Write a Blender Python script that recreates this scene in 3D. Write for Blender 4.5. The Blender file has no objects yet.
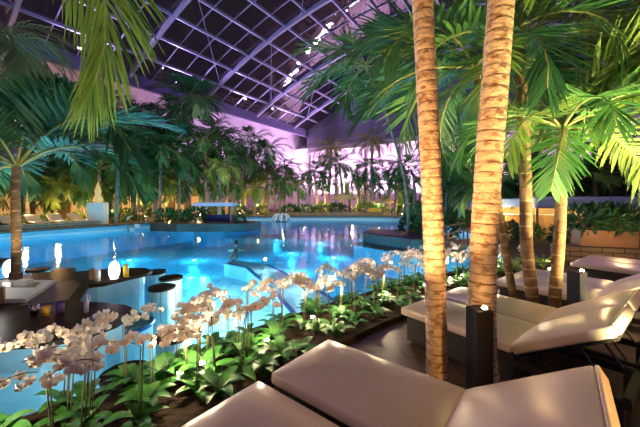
import bpy, math, random
from mathutils import Vector, Matrix, Euler
random.seed(7)
C = bpy.context.scene.collection
PI = math.pi
R = math.radians
F, CX, HY, CZ = 302.0, 320.0, 200.0, 1.66      # focal length in px, image centre, horizon row, eye height


def bx(px, Y):            # x of a point seen at column px, Y metres away
    return (px - CX) / F * Y


def bz(py, Y):            # its height when seen at row py
    return CZ + (HY - py) / F * Y


# ------------------------------------------------------------------ mesh helpers
class MB:
    def __init__(s):
        s.v, s.f = [], []

    def add(s, vs, fs):
        b = len(s.v)
        s.v += [tuple(v) for v in vs]
        s.f += [tuple(i + b for i in f) for f in fs]

    def box(s, c, d, rz=0.0):
        x, y, z = d[0] / 2, d[1] / 2, d[2] / 2
        ca, sa = math.cos(rz), math.sin(rz)
        vs = []
        for k in (-z, z):
            for (i, j) in ((-x, -y), (x, -y), (x, y), (-x, y)):
                vs.append((c[0] + i * ca - j * sa, c[1] + i * sa + j * ca, c[2] + k))
        s.add(vs, [(3, 2, 1, 0), (4, 5, 6, 7), (0, 1, 5, 4), (1, 2, 6, 5), (2, 3, 7, 6), (3, 0, 4, 7)])
        return s

    def prism(s, poly, z0, z1):
        n = len(poly)
        area = sum(poly[i][0] * poly[(i + 1) % n][1] - poly[(i + 1) % n][0] * poly[i][1] for i in range(n))
        if area < 0:
            poly = poly[::-1]
        vs = [(p[0], p[1], z0) for p in poly] + [(p[0], p[1], z1) for p in poly]
        fs = [tuple(range(n - 1, -1, -1)), tuple(range(n, 2 * n))]
        fs += [(i, (i + 1) % n, n + (i + 1) % n, n + i) for i in range(n)]
        s.add(vs, fs)
        return s

    def tube(s, pts, rad, n=8, caps=True):
        pts = [Vector(p) for p in pts]
        if not hasattr(rad, '__len__'):
            rad = [rad] * len(pts)
        vs, fs = [], []
        up = None
        for i, p in enumerate(pts):
            t = (pts[min(i + 1, len(pts) - 1)] - pts[max(i - 1, 0)]).normalized()
            if up is None:
                up = Vector((1, 0, 0)) if abs(t.x) < .8 else Vector((0, 1, 0))
            a = (up - t * up.dot(t)).normalized()
            up = a
            b = t.cross(a)
            for k in range(n):
                th = 2 * PI * k / n
                vs.append(p + (a * math.cos(th) + b * math.sin(th)) * rad[i])
        for i in range(len(pts) - 1):
            for k in range(n):
                fs.append((i * n + k, i * n + (k + 1) % n, (i + 1) * n + (k + 1) % n, (i + 1) * n + k))
        if caps:
            fs.append(tuple(range(n - 1, -1, -1)))
            fs.append(tuple(range((len(pts) - 1) * n, len(pts) * n)))
        s.add(vs, fs)
        return s

    def lathe(s, prof, n=16, c=(0, 0, 0)):
        vs, fs = [], []
        for (r, z) in prof:
            for k in range(n):
                th = 2 * PI * k / n
                vs.append((c[0] + r * math.cos(th), c[1] + r * math.sin(th), c[2] + z))
        m = len(prof)
        for i in range(m - 1):
            for k in range(n):
                fs.append((i * n + k, i * n + (k + 1) % n, (i + 1) * n + (k + 1) % n, (i + 1) * n + k))
        fs.append(tuple(range(n - 1, -1, -1)))
        fs.append(tuple(range((m - 1) * n, m * n)))
        s.add(vs, fs)
        return s

    def mesh(s, name, mat=None, smooth=False):
        me = bpy.data.meshes.new(name)
        me.from_pydata(s.v, [], s.f)
        if smooth:
            me.polygons.foreach_set('use_smooth', [True] * len(me.polygons))
        if mat:
            me.materials.append(mat)
        me.update()
        return me

    def build(s, name, mat, parent=None, smooth=False, bevel=0.0, seg=2):
        o = bpy.data.objects.new(name, s.mesh(name, mat, smooth))
        C.objects.link(o)
        if parent:
            o.parent = parent
        if bevel:
            m = o.modifiers.new('b', 'BEVEL')
            m.width, m.segments, m.limit_method, m.angle_limit = bevel, seg, 'ANGLE', R(40)
        return o


def tag(o, label=None, cat=None, group=None, kind=None):
    if label: o['label'] = label
    if cat: o['category'] = cat
    if group: o['group'] = group
    if kind: o['kind'] = kind
    return o


def empty(name, loc, rz=0.0, **k):
    o = bpy.data.objects.new(name, None)
    C.objects.link(o)
    o.location = loc
    o.rotation_euler = (0, 0, rz)
    o.empty_display_size = .1
    return tag(o, **k)


def inst(name, me, parent, loc=(0, 0, 0), rot=(0, 0, 0), sc=(1, 1, 1)):
    o = bpy.data.objects.new(name, me)
    C.objects.link(o)
    o.parent = parent
    o.location, o.rotation_euler = loc, rot
    o.scale = (sc, sc, sc) if not hasattr(sc, '__len__') else sc
    return o


def copy_tree(o, parent=None):
    c = o.copy()
    C.objects.link(c)
    c.parent = parent
    for ch in list(o.children):
        copy_tree(ch, c)
    return c


ORD = ['first', 'second', 'third', 'fourth', 'fifth', 'sixth', 'seventh', 'eighth', 'ninth', 'tenth', 'eleventh', 'twelfth',
       'thirteenth', 'fourteenth', 'fifteenth', 'sixteenth', 'seventeenth', 'eighteenth', 'nineteenth']
TENS = {2: 'twenty', 3: 'thirty', 4: 'forty', 5: 'fifty', 6: 'sixty', 7: 'seventy', 8: 'eighty'}
TENTH = {2: 'twentieth', 3: 'thirtieth', 4: 'fortieth', 5: 'fiftieth', 6: 'sixtieth', 7: 'seventieth', 8: 'eightieth'}


def nth(i):               # 0 -> first
    i += 1
    if i < 20:
        return ORD[i - 1]
    t, u = divmod(i, 10)
    return TENTH[t] if u == 0 else TENS[t] + '-' + ORD[u - 1]


# ------------------------------------------------------------------ materials
def mat(name, col, rough=.6, spec=.5, metal=0, col2=None, scale=8.0, detail=4, bump=0, bscale=None, emit=None, estr=0, trans=0,
        stretch=None, lo=.35, hi=.65):
    m = bpy.data.materials.new(name)
    m.use_nodes = True
    nt = m.node_tree
    b = nt.nodes['Principled BSDF']
    b.inputs['Base Color'].default_value = (*col, 1)
    b.inputs['Roughness'].default_value = rough
    b.inputs['Specular IOR Level'].default_value = spec
    b.inputs['Metallic'].default_value = metal
    tc = nt.nodes.new('ShaderNodeTexCoord')
    mp = nt.nodes.new('ShaderNodeMapping')
    nt.links.new(tc.outputs['Object'], mp.inputs['Vector'])
    if stretch:
        mp.inputs['Scale'].default_value = stretch
    if col2:
        n = nt.nodes.new('ShaderNodeTexNoise')
        n.inputs['Scale'].default_value = scale
        n.inputs['Detail'].default_value = detail
        r = nt.nodes.new('ShaderNodeValToRGB')
        r.color_ramp.elements[0].position, r.color_ramp.elements[1].position = lo, hi
        r.color_ramp.elements[0].color = (*col, 1)
        r.color_ramp.elements[1].color = (*col2, 1)
        nt.links.new(mp.outputs[0], n.inputs['Vector'])
        nt.links.new(n.outputs['Fac'], r.inputs['Fac'])
        nt.links.new(r.outputs['Color'], b.inputs['Base Color'])
    if bump:
        n2 = nt.nodes.new('ShaderNodeTexNoise')
        n2.inputs['Scale'].default_value = bscale or scale
        bp = nt.nodes.new('ShaderNodeBump')
        bp.inputs['Strength'].default_value = bump
        bp.inputs['Distance'].default_value = .02
        nt.links.new(mp.outputs[0], n2.inputs['Vector'])
        nt.links.new(n2.outputs['Fac'], bp.inputs['Height'])
        nt.links.new(bp.outputs[0], b.inputs['Normal'])
    if emit:
        b.inputs['Emission Color'].default_value = (*emit, 1)
        b.inputs['Emission Strength'].default_value = estr
    if trans:              # leaves let some light through
        t = nt.nodes.new('ShaderNodeBsdfTranslucent')
        t.inputs['Color'].default_value = (*[min(1, c * 1.3) for c in col], 1)
        mx = nt.nodes.new('ShaderNodeMixShader')
        mx.inputs[0].default_value = trans
        out = nt.nodes['Material Output']
        nt.links.new(b.outputs[0], mx.inputs[1])
        nt.links.new(t.outputs[0], mx.inputs[2])
        nt.links.new(mx.outputs[0], out.inputs['Surface'])
    return m


def brick_mat(name, c1, c2, mortar, scale, bw, bh, ms=.01, rough=.5, offset=0.0, upright=False):
    m = mat(name, c1, rough)
    nt = m.node_tree
    b = nt.nodes['Principled BSDF']
    mp = next(n for n in nt.nodes if n.type == 'MAPPING')
    br = nt.nodes.new('ShaderNodeTexBrick')
    br.offset = offset
    br.inputs['Color1'].default_value = (*c1, 1)
    br.inputs['Color2'].default_value = (*c2, 1)
    br.inputs['Mortar'].default_value = (*mortar, 1)
    br.inputs['Scale'].default_value = scale
    br.inputs['Brick Width'].default_value = bw
    br.inputs['Row Height'].default_value = bh
    br.inputs['Mortar Size'].default_value = ms
    if upright:            # courses run along the height
        mp.inputs['Rotation'].default_value = (R(90), 0, 0)
    nt.links.new(mp.outputs[0], br.inputs['Vector'])
    nt.links.new(br.outputs['Color'], b.inputs['Base Color'])
    return m


M = {}
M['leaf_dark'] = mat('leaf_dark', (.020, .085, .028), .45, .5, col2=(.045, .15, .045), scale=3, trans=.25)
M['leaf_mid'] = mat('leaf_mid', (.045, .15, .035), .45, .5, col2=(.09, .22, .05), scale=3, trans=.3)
M['leaf_lit_yellow'] = mat('leaf_lit_yellow', (.12, .21, .035), .4, .5, col2=(.22, .30, .06), scale=3, trans=.3)  # yellow takes the warm light on lit foliage into the leaf colour
M['leaf_olive'] = mat('leaf_olive', (.20, .19, .07), .5, .4, col2=(.28, .22, .09), scale=3, trans=.3)  # olive-brown; warm light on some crowns is put into this colour
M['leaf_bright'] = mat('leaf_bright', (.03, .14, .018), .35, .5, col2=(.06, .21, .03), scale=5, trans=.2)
M['stalk'] = mat('stalk', (.25, .26, .08), .5)
M['trunk_tan'] = mat('trunk_tan', (.34, .17, .075), .75, .2, col2=(.64, .44, .25), scale=13, detail=9, bump=.6, bscale=30, stretch=(1, 1, 1.5), lo=.38, hi=.50)
M['trunk_brown'] = mat('trunk_brown', (.13, .07, .035), .8, .2, col2=(.27, .16, .085), scale=7, detail=6, bump=.4, bscale=22)
M['trunk_grey'] = mat('trunk_grey', (.20, .16, .12), .8, .2, col2=(.36, .31, .25), scale=4, detail=6)
M['scar'] = mat('scar', (.16, .075, .035), .9, .1, col2=(.5, .34, .2), scale=9, lo=.4, hi=.6)
M['petal'] = mat('petal', (.80, .70, .62), .5, .3, col2=(.86, .78, .70), scale=30, trans=.2)
M['lip'] = mat('lip', (.62, .38, .18), .5, .3)
M['stem_green'] = mat('stem_green', (.12, .14, .05), .5)
M['stake'] = mat('stake', (.08, .06, .03), .6)
M['cushion'] = mat('cushion', (.58, .45, .36), .33, .5, col2=(.66, .52, .42), scale=2, bump=.22, bscale=5)
M['wicker'] = brick_mat('wicker', (.035, .027, .024), (.022, .017, .016), (.006, .005, .005), 1, .05, .018, .003, .55, .5, True)
M['black_metal'] = mat('black_metal', (.015, .014, .018), .4, .5)
M['bollard'] = mat('bollard', (.004, .0035, .009), .5, .2)
M['deck'] = brick_mat('deck', (.075, .045, .028), (.06, .036, .023), (.02, .014, .01), 1, .9, .45, .012, .45, .5)
M['ground'] = mat('ground', (.10, .065, .04), .8, .2, col2=(.06, .05, .03), scale=1.5)
M['soil'] = mat('soil', (.025, .017, .011), .9, .1, col2=(.05, .033, .02), scale=14, bump=.6, bscale=40)
M['kerb'] = mat('kerb', (.10, .075, .055), .5, .3, col2=(.16, .12, .09), scale=6)
M['tile'] = brick_mat('tile', (.50, .76, .84), (.46, .73, .82), (.16, .42, .62), 1, .62, .62, .022, .4, .0)
M['tile_wall'] = mat('tile_wall', (.50, .76, .84), .4, col2=(.44, .70, .82), scale=2)
M['tile_navy'] = mat('tile_navy', (.02, .07, .30), .3, col2=(.03, .10, .36), scale=6)
M['counter'] = mat('counter', (.024, .014, .010), .3, .03, col2=(.05, .03, .02), scale=2.5)
M['counter_side'] = mat('counter_side', (.06, .035, .025), .4, col2=(.09, .05, .035), scale=5)
M['stool_side'] = brick_mat('stool_side', (.62, .80, .84), (.58, .78, .83), (.25, .45, .55), 1, .09, .5, .008, .4)
M['island_tile'] = mat('island_tile', (.34, .58, .68), .4, col2=(.28, .50, .62), scale=3)
M['white'] = mat('white', (.78, .76, .72), .5, col2=(.72, .70, .67), scale=3)
M['steel'] = mat('steel', (.55, .50, .45), .25, metal=1)
M['wood'] = mat('wood', (.30, .17, .07), .5, col2=(.42, .25, .11), scale=6, stretch=(1, 1, .2))
M['planter'] = mat('planter', (.32, .17, .09), .5, col2=(.38, .21, .12), scale=3)
M['stone'] = brick_mat('stone', (.33, .24, .15), (.24, .17, .11), (.08, .06, .04), 1, .45, .13, .015, .8, .5, True)
M['roof_steel'] = mat('roof_steel', (.42, .38, .55), .45, .4)
M['eave'] = mat('eave', (.16, .13, .28), .5)
M['gable'] = brick_mat('gable', (.20, .18, .26), (.18, .165, .245), (.34, .30, .42), 1, 60, 2.4, .05, .6, 0, True)
M['wall'] = mat('wall', (.62, .52, .60), .7, .2, col2=(.68, .58, .64), scale=.6)
M['wall_warm'] = mat('wall_warm', (.45, .32, .22), .7, .2, col2=(.55, .40, .28), scale=.8)
M['column'] = mat('column', (.62, .52, .58), .6)
M['globe'] = mat('globe', (.9, .88, .84), .4, emit=(1, .90, .78), estr=5.0)
M['lens_warm'] = mat('lens_warm', (.9, .8, .6), .4, emit=(1, .72, .36), estr=45)
M['lens_white'] = mat('lens_white', (.9, .85, .7), .4, emit=(1, .86, .60), estr=60)
M['lens_pool'] = mat('lens_pool', (.9, .95, 1), .4, emit=(.75, .93, 1), estr=10)
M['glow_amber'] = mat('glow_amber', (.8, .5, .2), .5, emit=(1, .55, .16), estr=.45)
M['yellow'] = mat('yellow', (.70, .38, .03), .4)
M['lilac_cloth'] = mat('lilac_cloth', (.50, .45, .62), .7, col2=(.56, .50, .66), scale=2)
M['blue_panel'] = mat('blue_panel', (.12, .22, .62), .5, col2=(.16, .28, .7), scale=2)
M['thatch'] = mat('thatch', (.36, .26, .15), .9, .1, col2=(.48, .35, .2), scale=10, bump=.6, bscale=30)
M['skin'] = mat('skin', (.48, .29, .20), .5)
M['hair'] = mat('hair', (.012, .009, .008), .5)
M['foam'] = mat('foam', (.75, .82, .88), .3, trans=.4)
M['purple_panel'] = mat('purple_panel', (.10, .05, .20), .4)


def water_material():
    m = bpy.data.materials.new('pool_water')
    m.use_nodes = True
    nt = m.node_tree
    nt.nodes.clear()
    out = nt.nodes.new('ShaderNodeOutputMaterial')
    tr = nt.nodes.new('ShaderNodeBsdfTransparent')
    tr.inputs[0].default_value = (.95, 1, 1.0, 1)
    gl = nt.nodes.new('ShaderNodeBsdfGlossy')
    gl.inputs['Roughness'].default_value = .03
    fr = nt.nodes.new('ShaderNodeFresnel')
    fr.inputs['IOR'].default_value = 1.6
    mx = nt.nodes.new('ShaderNodeMixShader')
    tc = nt.nodes.new('ShaderNodeTexCoord')
    n1 = nt.nodes.new('ShaderNodeTexNoise')
    n1.inputs['Scale'].default_value = 3.2
    n1.inputs['Detail'].default_value = 3
    bp = nt.nodes.new('ShaderNodeBump')
    bp.inputs['Strength'].default_value = .12
    bp.inputs['Distance'].default_value = .1
    nt.links.new(tc.outputs['Object'], n1.inputs['Vector'])
    nt.links.new(n1.outputs['Fac'], bp.inputs['Height'])
    nt.links.new(bp.outputs[0], gl.inputs['Normal'])
    nt.links.new(bp.outputs[0], fr.inputs['Normal'])
    nt.links.new(fr.outputs[0], mx.inputs[0])
    nt.links.new(tr.outputs[0], mx.inputs[1])
    nt.links.new(gl.outputs[0], mx.inputs[2])
    nt.links.new(mx.outputs[0], out.inputs['Surface'])
    va = nt.nodes.new('ShaderNodeVolumeAbsorption')
    va.inputs['Color'].default_value = (0, .80, .95, 1)
    va.inputs['Density'].default_value = .2
    nt.links.new(va.outputs[0], out.inputs['Volume'])
    return m


def roof_glass_material():
    m = bpy.data.materials.new('roof_glass')
    m.use_nodes = True
    nt = m.node_tree
    nt.nodes.clear()
    out = nt.nodes.new('ShaderNodeOutputMaterial')
    tr = nt.nodes.new('ShaderNodeBsdfTransparent')
    tr.inputs[0].default_value = (.55, .5, .5, 1)
    gl = nt.nodes.new('ShaderNodeBsdfGlossy')
    gl.inputs['Roughness'].default_value = .04
    gl.inputs['Color'].default_value = (.9, .85, .85, 1)
    mx = nt.nodes.new('ShaderNodeMixShader')
    mx.inputs[0].default_value = .15
    tc = nt.nodes.new('ShaderNodeTexCoord')
    n1 = nt.nodes.new('ShaderNodeTexNoise')
    n1.inputs['Scale'].default_value = .5
    bp = nt.nodes.new('ShaderNodeBump')
    bp.inputs['Strength'].default_value = .15
    bp.inputs['Distance'].default_value = .2
    nt.links.new(tc.outputs['Object'], n1.inputs['Vector'])
    nt.links.new(n1.outputs['Fac'], bp.inputs['Height'])
    nt.links.new(bp.outputs[0], gl.inputs['Normal'])
    nt.links.new(tr.outputs[0], mx.inputs[1])
    nt.links.new(gl.outputs[0], mx.inputs[2])
    nt.links.new(mx.outputs[0], out.inputs['Surface'])
    return m


M['water'] = water_material()
M['roof_glass'] = roof_glass_material()

# ------------------------------------------------------------------ setting: ground, pool
WZ = -.35                     # water level
# loungers' side edge of the orchid bed, from left-near to right-far
BED_IN = [(-6.2, -3.2), (-3.4, -.55), (-1.7, 1.2), (-.72, 2.28), (-.12, 3.0), (.78, 3.85), (1.85, 4.72), (2.85, 5.42), (4.3, 6.3), (5.6, 6.95)]
BED_OUT = []
for i, p in enumerate(BED_IN):
    a, b = BED_IN[max(0, i - 1)], BED_IN[min(len(BED_IN) - 1, i + 1)]
    d = Vector((b[0] - a[0], b[1] - a[1])).normalized()
    BED_OUT.append((p[0] - d.y * 1.0, p[1] + d.x * 1.0))
SHORE = [(5.6, 9.2), (6.4, 11.2), (7.6, 14.2), (8.6, 20), (9.4, 27.5), (7, 30), (0, 30.6), (-6.5, 30), (-9.2, 28), (-12.0, 22.5),
         (-13.6, 19.2), (-14.9, 17.2), (-16.2, 14.8), (-17.5, 9), (-17.5, -1), (-10, -3.5)]
POOL = BED_OUT + SHORE


def fill_ring(name, outer, inner, z, m):
    import bmesh
    bm = bmesh.new()
    for loop in (outer, inner):
        vs = [bm.verts.new((p[0], p[1], z)) for p in loop]
        for i in range(len(vs)):
            bm.edges.new((vs[i], vs[(i + 1) % len(vs)]))
    bmesh.ops.triangle_fill(bm, use_beauty=True, use_dissolve=False, edges=bm.edges[:])
    bmesh.ops.recalc_face_normals(bm, faces=bm.faces[:])
    me = bpy.data.meshes.new(name)
    bm.to_mesh(me)
    bm.free()
    me.materials.append(m)
    o = bpy.data.objects.new(name, me)
    C.objects.link(o)
    return o


tag(fill_ring('floor', [(-45, -22), (45, -22), (45, 62), (-45, 62)], POOL, 0.0, M['ground']), kind='structure')
# stone deck under the loungers (a slab on the ground)
deck_poly = BED_IN + [(12, 7.4), (14, 3), (9, -5), (-6.2, -5)]
tag(MB().prism(deck_poly, -.06, .012).build('floor_terrace', M['deck']), kind='structure')
# pool shell
PZ = -1.75
tag(MB().prism(POOL, PZ - .1, PZ).build('floor_pool', M['tile']), kind='structure')
wv = MB()
n = len(POOL)
for i in range(n):
    p, q = POOL[i], POOL[(i + 1) % n]
    wv.add([(p[0], p[1], PZ), (q[0], q[1], PZ), (q[0], q[1], 0.0), (p[0], p[1], 0.0)], [(0, 1, 2, 3)])
tag(wv.build('wall_pool', M['tile_wall']), kind='structure')
pc = Vector((-4.5, 13.5))
wpoly = []
for i in range(n):
    a, b = Vector(POOL[i - 1]), Vector(POOL[(i + 1) % n])
    d = (b - a).normalized()
    wpoly.append((POOL[i][0] + d.y * .06, POOL[i][1] - d.x * .06))
tag(MB().prism(wpoly, PZ - .05, WZ).build('water', M['water']), kind='structure')
# kerb round the pool
kb = MB()
for i in range(len(SHORE) - 1):
    p, q = Vector(SHORE[i]), Vector(SHORE[i + 1])
    d = (q - p)
    kb.box(((p.x + q.x) / 2, (p.y + q.y) / 2, .02), (d.length + .2, .35, .12), math.atan2(d.y, d.x))
tag(kb.build('kerb', M['kerb']), kind='structure')
# orchid bed soil
tag(MB().prism(BED_IN + BED_OUT[::-1], -.3, .09).build('floor_bed', M['soil']), kind='structure')
# shallow terrace in the pool with its submerged wall (navy tile edging)
SH = [(-3.36, 10.6), (-2.39, 9.88), (-1.19, 7.5), (-.50, 5.88), (-.2, 5.2)]
SHO = [(-3.2, 11.3), (-1.80, 10.35), (-.50, 8.2), (.35, 6.6), (.8, 5.6)]
SH = [(x * 1.11, y * 1.11) for x, y in SH]
SHO = [(x * 1.11, y * 1.11) for x, y in SHO]
shallow = SH + [(-.7, 3.7), (-1.6, 2.7), (-3.0, 1.2), (-6, -1.5), (-9, -2), (-12, 3), (-12, 7), (-7, 11)]
tag(MB().prism(shallow, PZ, -1.3).build('floor_shallow', M['tile']), kind='structure')
tag(MB().prism(SH + SHO[::-1], PZ, -.80).build('ledge_wall', M['tile_wall']), kind='structure')
nv = MB()
for L, w in ((SH, .11), (SHO[1:], .09)):
    for i in range(len(L) - 1):
        p, q = Vector(L[i]), Vector(L[i + 1])
        d = q - p
        nv.box(((p.x + q.x) / 2, (p.y + q.y) / 2, -.795), (d.length + .05, w, .03), math.atan2(d.y, d.x))
tag(nv.build('trim_1', M['tile_navy']), kind='structure')

# ------------------------------------------------------------------ setting: hall
K = 1.4
AX = Vector((.669, 1.0)).normalized()          # hall axis on plan
UX = Vector((AX.y, -AX.x))                     # across the hall
COR = Vector((-1.6 * K, 40 * K))               # far left corner
EZ = CZ + 9 * K


def roof_pt(s, t):        # s metres back from the far gable, t metres across from the left eave
    h = (.511 * (t / K) - .0143 * (t / K) ** 2) * K
    p = COR - AX * s + UX * t
    return Vector((p.x, p.y, EZ + h))


TMAX = 35.7 * K
SMAX = 88.0
g = MB()
NT, NS = 40, 2
for j in range(NS + 1):
    for i in range(NT + 1):
        p = roof_pt(SMAX * j / NS, TMAX * i / NT)
        g.v.append((p.x, p.y, p.z + .12))
for j in range(NS):
    for i in range(NT):
        a = j * (NT + 1) + i
        g.f.append((a, a + 1, a + NT + 2, a + NT + 1))
ceil = tag(g.build('ceiling', M['roof_glass']), kind='structure')


def bar_arc(s, w, h, dz):
    mb = MB()
    vs = []
    m = 36
    for i in range(m + 1):
        t = TMAX * i / m
        p = roof_pt(s, t)
        a = Vector((AX.x, AX.y, 0)) * (w / 2)
        nrm = Vector((0, 0, 1))
        for sg, zz in ((-1, dz - h), (1, dz - h), (1, dz), (-1, dz)):
            vs.append(p + a * sg + nrm * zz)
    fs = []
    for i in range(m):
        for k in range(4):
            fs.append((i * 4 + k, i * 4 + (k + 1) % 4, i * 4 + 4 + (k + 1) % 4, i * 4 + 4 + k))
    mb.add(vs, fs)
    return mb


def bar_line(t, w, h, dz):
    mb = MB()
    a, b = roof_pt(0, t), roof_pt(SMAX, t)
    u = Vector((UX.x, UX.y, 0)) * (w / 2)
    vs = []
    for p in (a, b):
        for sg, zz in ((-1, dz - h), (1, dz - h), (1, dz), (-1, dz)):
            vs.append(p + u * sg + Vector((0, 0, zz)))
    mb.add(vs, [(0, 1, 5, 4), (1, 2, 6, 5), (2, 3, 7, 6), (3, 0, 4, 7)])
    return mb


SP = 5.2 * K * 1.203
s = 2.6 * K * 1.203 - SP
mains = [0.05]
while s + SP < SMAX:
    s += SP
    mains.append(s)
for s in mains:
    bar_arc(s, .26, .46, .08).build('rib', M['roof_steel'], ceil)
for k in range(1, 19):
    bar_line(TMAX * k / 19, .14, .24, .10).build('purlin', M['roof_steel'], ceil)
for a, b in zip(mains[1:-1], mains[2:]):
    for q in (1, 2, 3):
        bar_arc(a + (b - a) * q / 4, .07, .10, .10).build('glazing_bar', M['roof_steel'], ceil)
for k, (a, b) in enumerate(zip(mains[1:-1], mains[2:])):      # slender wind-bracing rods
    for t0 in (.06, .30):
        mb = MB()
        mb.tube([roof_pt(a, TMAX * t0) + Vector((0, 0, -.35)), roof_pt(b, TMAX * (t0 + .165)) + Vector((0, 0, -.35))], .022, 6)
        mb.build('bracing_rod', M['roof_steel'], ceil)

angA = math.atan2(AX.y, AX.x)
c = COR - AX * SMAX / 2
tag(MB().box((c.x, c.y, EZ - .35), (SMAX, .5, 1.35), angA).build('eave_beam', M['eave']), kind='structure')
c2 = c + UX * TMAX
tag(MB().box((c2.x, c2.y, EZ - .35), (SMAX, .5, 1.35), angA).build('eave_beam', M['eave']), kind='structure')
cw = c - UX * 3.0
tag(MB().box((cw.x, cw.y, EZ / 2), (SMAX + 6, .4, EZ), angA).build('wall_left', M['wall']), kind='structure')
cs = c - UX * 1.5
tag(MB().box((cs.x, cs.y, EZ - .1), (SMAX, 3.2, .2), angA).build('ceiling_soffit', M['wall']), kind='structure')
cw = c2 + UX * .3
tag(MB().box((cw.x, cw.y, EZ / 2), (SMAX, .4, EZ), angA).build('wall_right', M['wall']), kind='structure')
# far gable above the gallery, and the gallery wall set back beneath it
GB = 11.2
gm = MB()
top = [roof_pt(0, TMAX * i / 36) for i in range(37)]
vs = [(p.x, p.y, p.z + .1) for p in top] + [(p.x, p.y, GB) for p in top]
gm.add(vs, [(i, i + 1, 38 + i, 37 + i) for i in range(36)])
gob = gm.build('wall_gable', M['gable'])
tag(gob, kind='structure')
sm = gob.modifiers.new('s', 'SOLIDIFY')
sm.thickness = .3
cb = COR + UX * TMAX / 2 + AX * 3.2
angU = math.atan2(UX.y, UX.x)
tag(MB().box((cb.x, cb.y, GB / 2), (TMAX + 8, .4, GB), angU).build('wall_back', M['wall']), kind='structure')
cb2 = COR + UX * TMAX / 2 + AX * 1.5
tag(MB().box((cb2.x, cb2.y, GB - .02), (TMAX + 8, 3.6, .2), angU).build('ceiling_gallery', M['wall']), kind='structure')
cb3 = COR + UX * TMAX / 2
tag(MB().box((cb3.x, cb3.y, GB - .35), (TMAX, .5, .9), angU).build('beam_gallery', M['column']), kind='structure')
for k in range(9):
    p = COR + UX * (.6 + k * 5.6)
    o = MB().lathe([(.55, 0), (.55, .3), (.42, .4), (.38, 9.9), (.55, 10.2), (.55, GB - .8)], 14, (p.x, p.y, 0)).build('column', M['column'], smooth=False)
    tag(o, kind='structure')
ce = COR - AX * SMAX + UX * TMAX / 2
tag(MB().box((ce.x, ce.y, EZ / 2 + 4), (TMAX, .4, EZ + 8), angU).build('wall_behind', M['wall']), kind='structure')

# ------------------------------------------------------------------ palms
G = Vector((0, 0, -1))


def frond_mesh(name, pts, n, ll, lw, m, grav=.35, vee=.25, seg=4, fold=True, r0=.022, bare=.18, tipk=.45, seed=0, a0=62, a1=28, side=None, flutter=.08):
    """Feather frond: rachis along pts, n pairs of leaflets."""
    rnd = random.Random(seed)
    pts = [Vector(p) for p in pts]
    cum = [0]
    for i in range(1, len(pts)):
        cum.append(cum[-1] + (pts[i] - pts[i - 1]).length)
    tot = cum[-1]

    def at(s):
        d = s * tot
        for i in range(1, len(pts)):
            if d <= cum[i] or i == len(pts) - 1:
                k = (d - cum[i - 1]) / max(1e-6, cum[i] - cum[i - 1])
                return pts[i - 1].lerp(pts[i], k), (pts[i] - pts[i - 1]).normalized()
    mb = MB()
    mb.tube(pts, [r0 * (1 - .85 * i / (len(pts) - 1)) for i in range(len(pts))], 5)
    nr = len(mb.f)
    for i in range(n):
        s = bare + (1 - bare) * (i + .5) / n
        p, t = at(s)
        sd = t.cross(Vector((0, 0, 1)))
        if sd.length < .2:
            sd = Vector(side) if side else Vector((0, 1, 0))
        if side:
            sd = Vector(side) - t * Vector(side).dot(t)
        sd.normalize()
        nm = sd.cross(t).normalized()
        u = (s - bare) / (1 - bare)
        prof = (.55 + .45 * math.sin(min(1, u / .35) * PI / 2)) * (1 - (1 - tipk) * max(0, (u - .35) / .65) ** 1.4)
        al = R(a0 + (a1 - a0) * u)
        for sg in (-1, 1):
            L = ll * prof * rnd.uniform(.88, 1.08)
            w = lw * (.7 + .3 * prof) * rnd.uniform(.85, 1.1)
            aj = al + rnd.uniform(-flutter, flutter)
            d = (t * math.cos(aj) + sd * sg * math.sin(aj) + nm * (vee + rnd.uniform(-flutter, flutter) * 2)).normalized()
            q = p.copy()
            wid = d.cross(nm).normalized()
            vs, fs = [], []
            gk = grav * rnd.uniform(.7, 1.3)
            for k in range(seg + 1):
                v = k / seg
                wk = w * (.45 + 1.1 * v if v < .5 else 1.0 * (1 - ((v - .5) / .5) ** 1.6)) / 2
                wk = max(wk, .001)
                if fold:
                    vs += [q - wid * wk - nm * wk * .35, q, q + wid * wk - nm * wk * .35]
                else:
                    vs += [q - wid * wk, q + wid * wk]
                d = (d + G * gk / seg * 1.2).normalized()
                q = q + d * (L / seg)
                wid = (wid - d * wid.dot(d)).normalized()
            st = 3 if fold else 2
            for k in range(seg):
                for j in range(st - 1):
                    a = k * st + j
                    fs.append((a, a + 1, a + st + 1, a + st))
            mb.add(vs, fs)
    me = mb.mesh(name, m)
    me.materials.append(M['stalk'])
    idx = [1] * nr + [0] * (len(mb.f) - nr)
    me.polygons.foreach_set('material_index', idx)
    me.polygons.foreach_set('use_smooth', [True] * len(idx))
    return me


def arc_pts(L, bend, n=9, power=1.3):
    pts = [Vector((0, 0, 0))]
    for i in range(n):
        a = -R(bend) * ((i + .5) / n) ** power
        pts.append(pts[-1] + Vector((math.cos(a), 0, math.sin(a))) * (L / n))
    return pts


FR = {}


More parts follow.
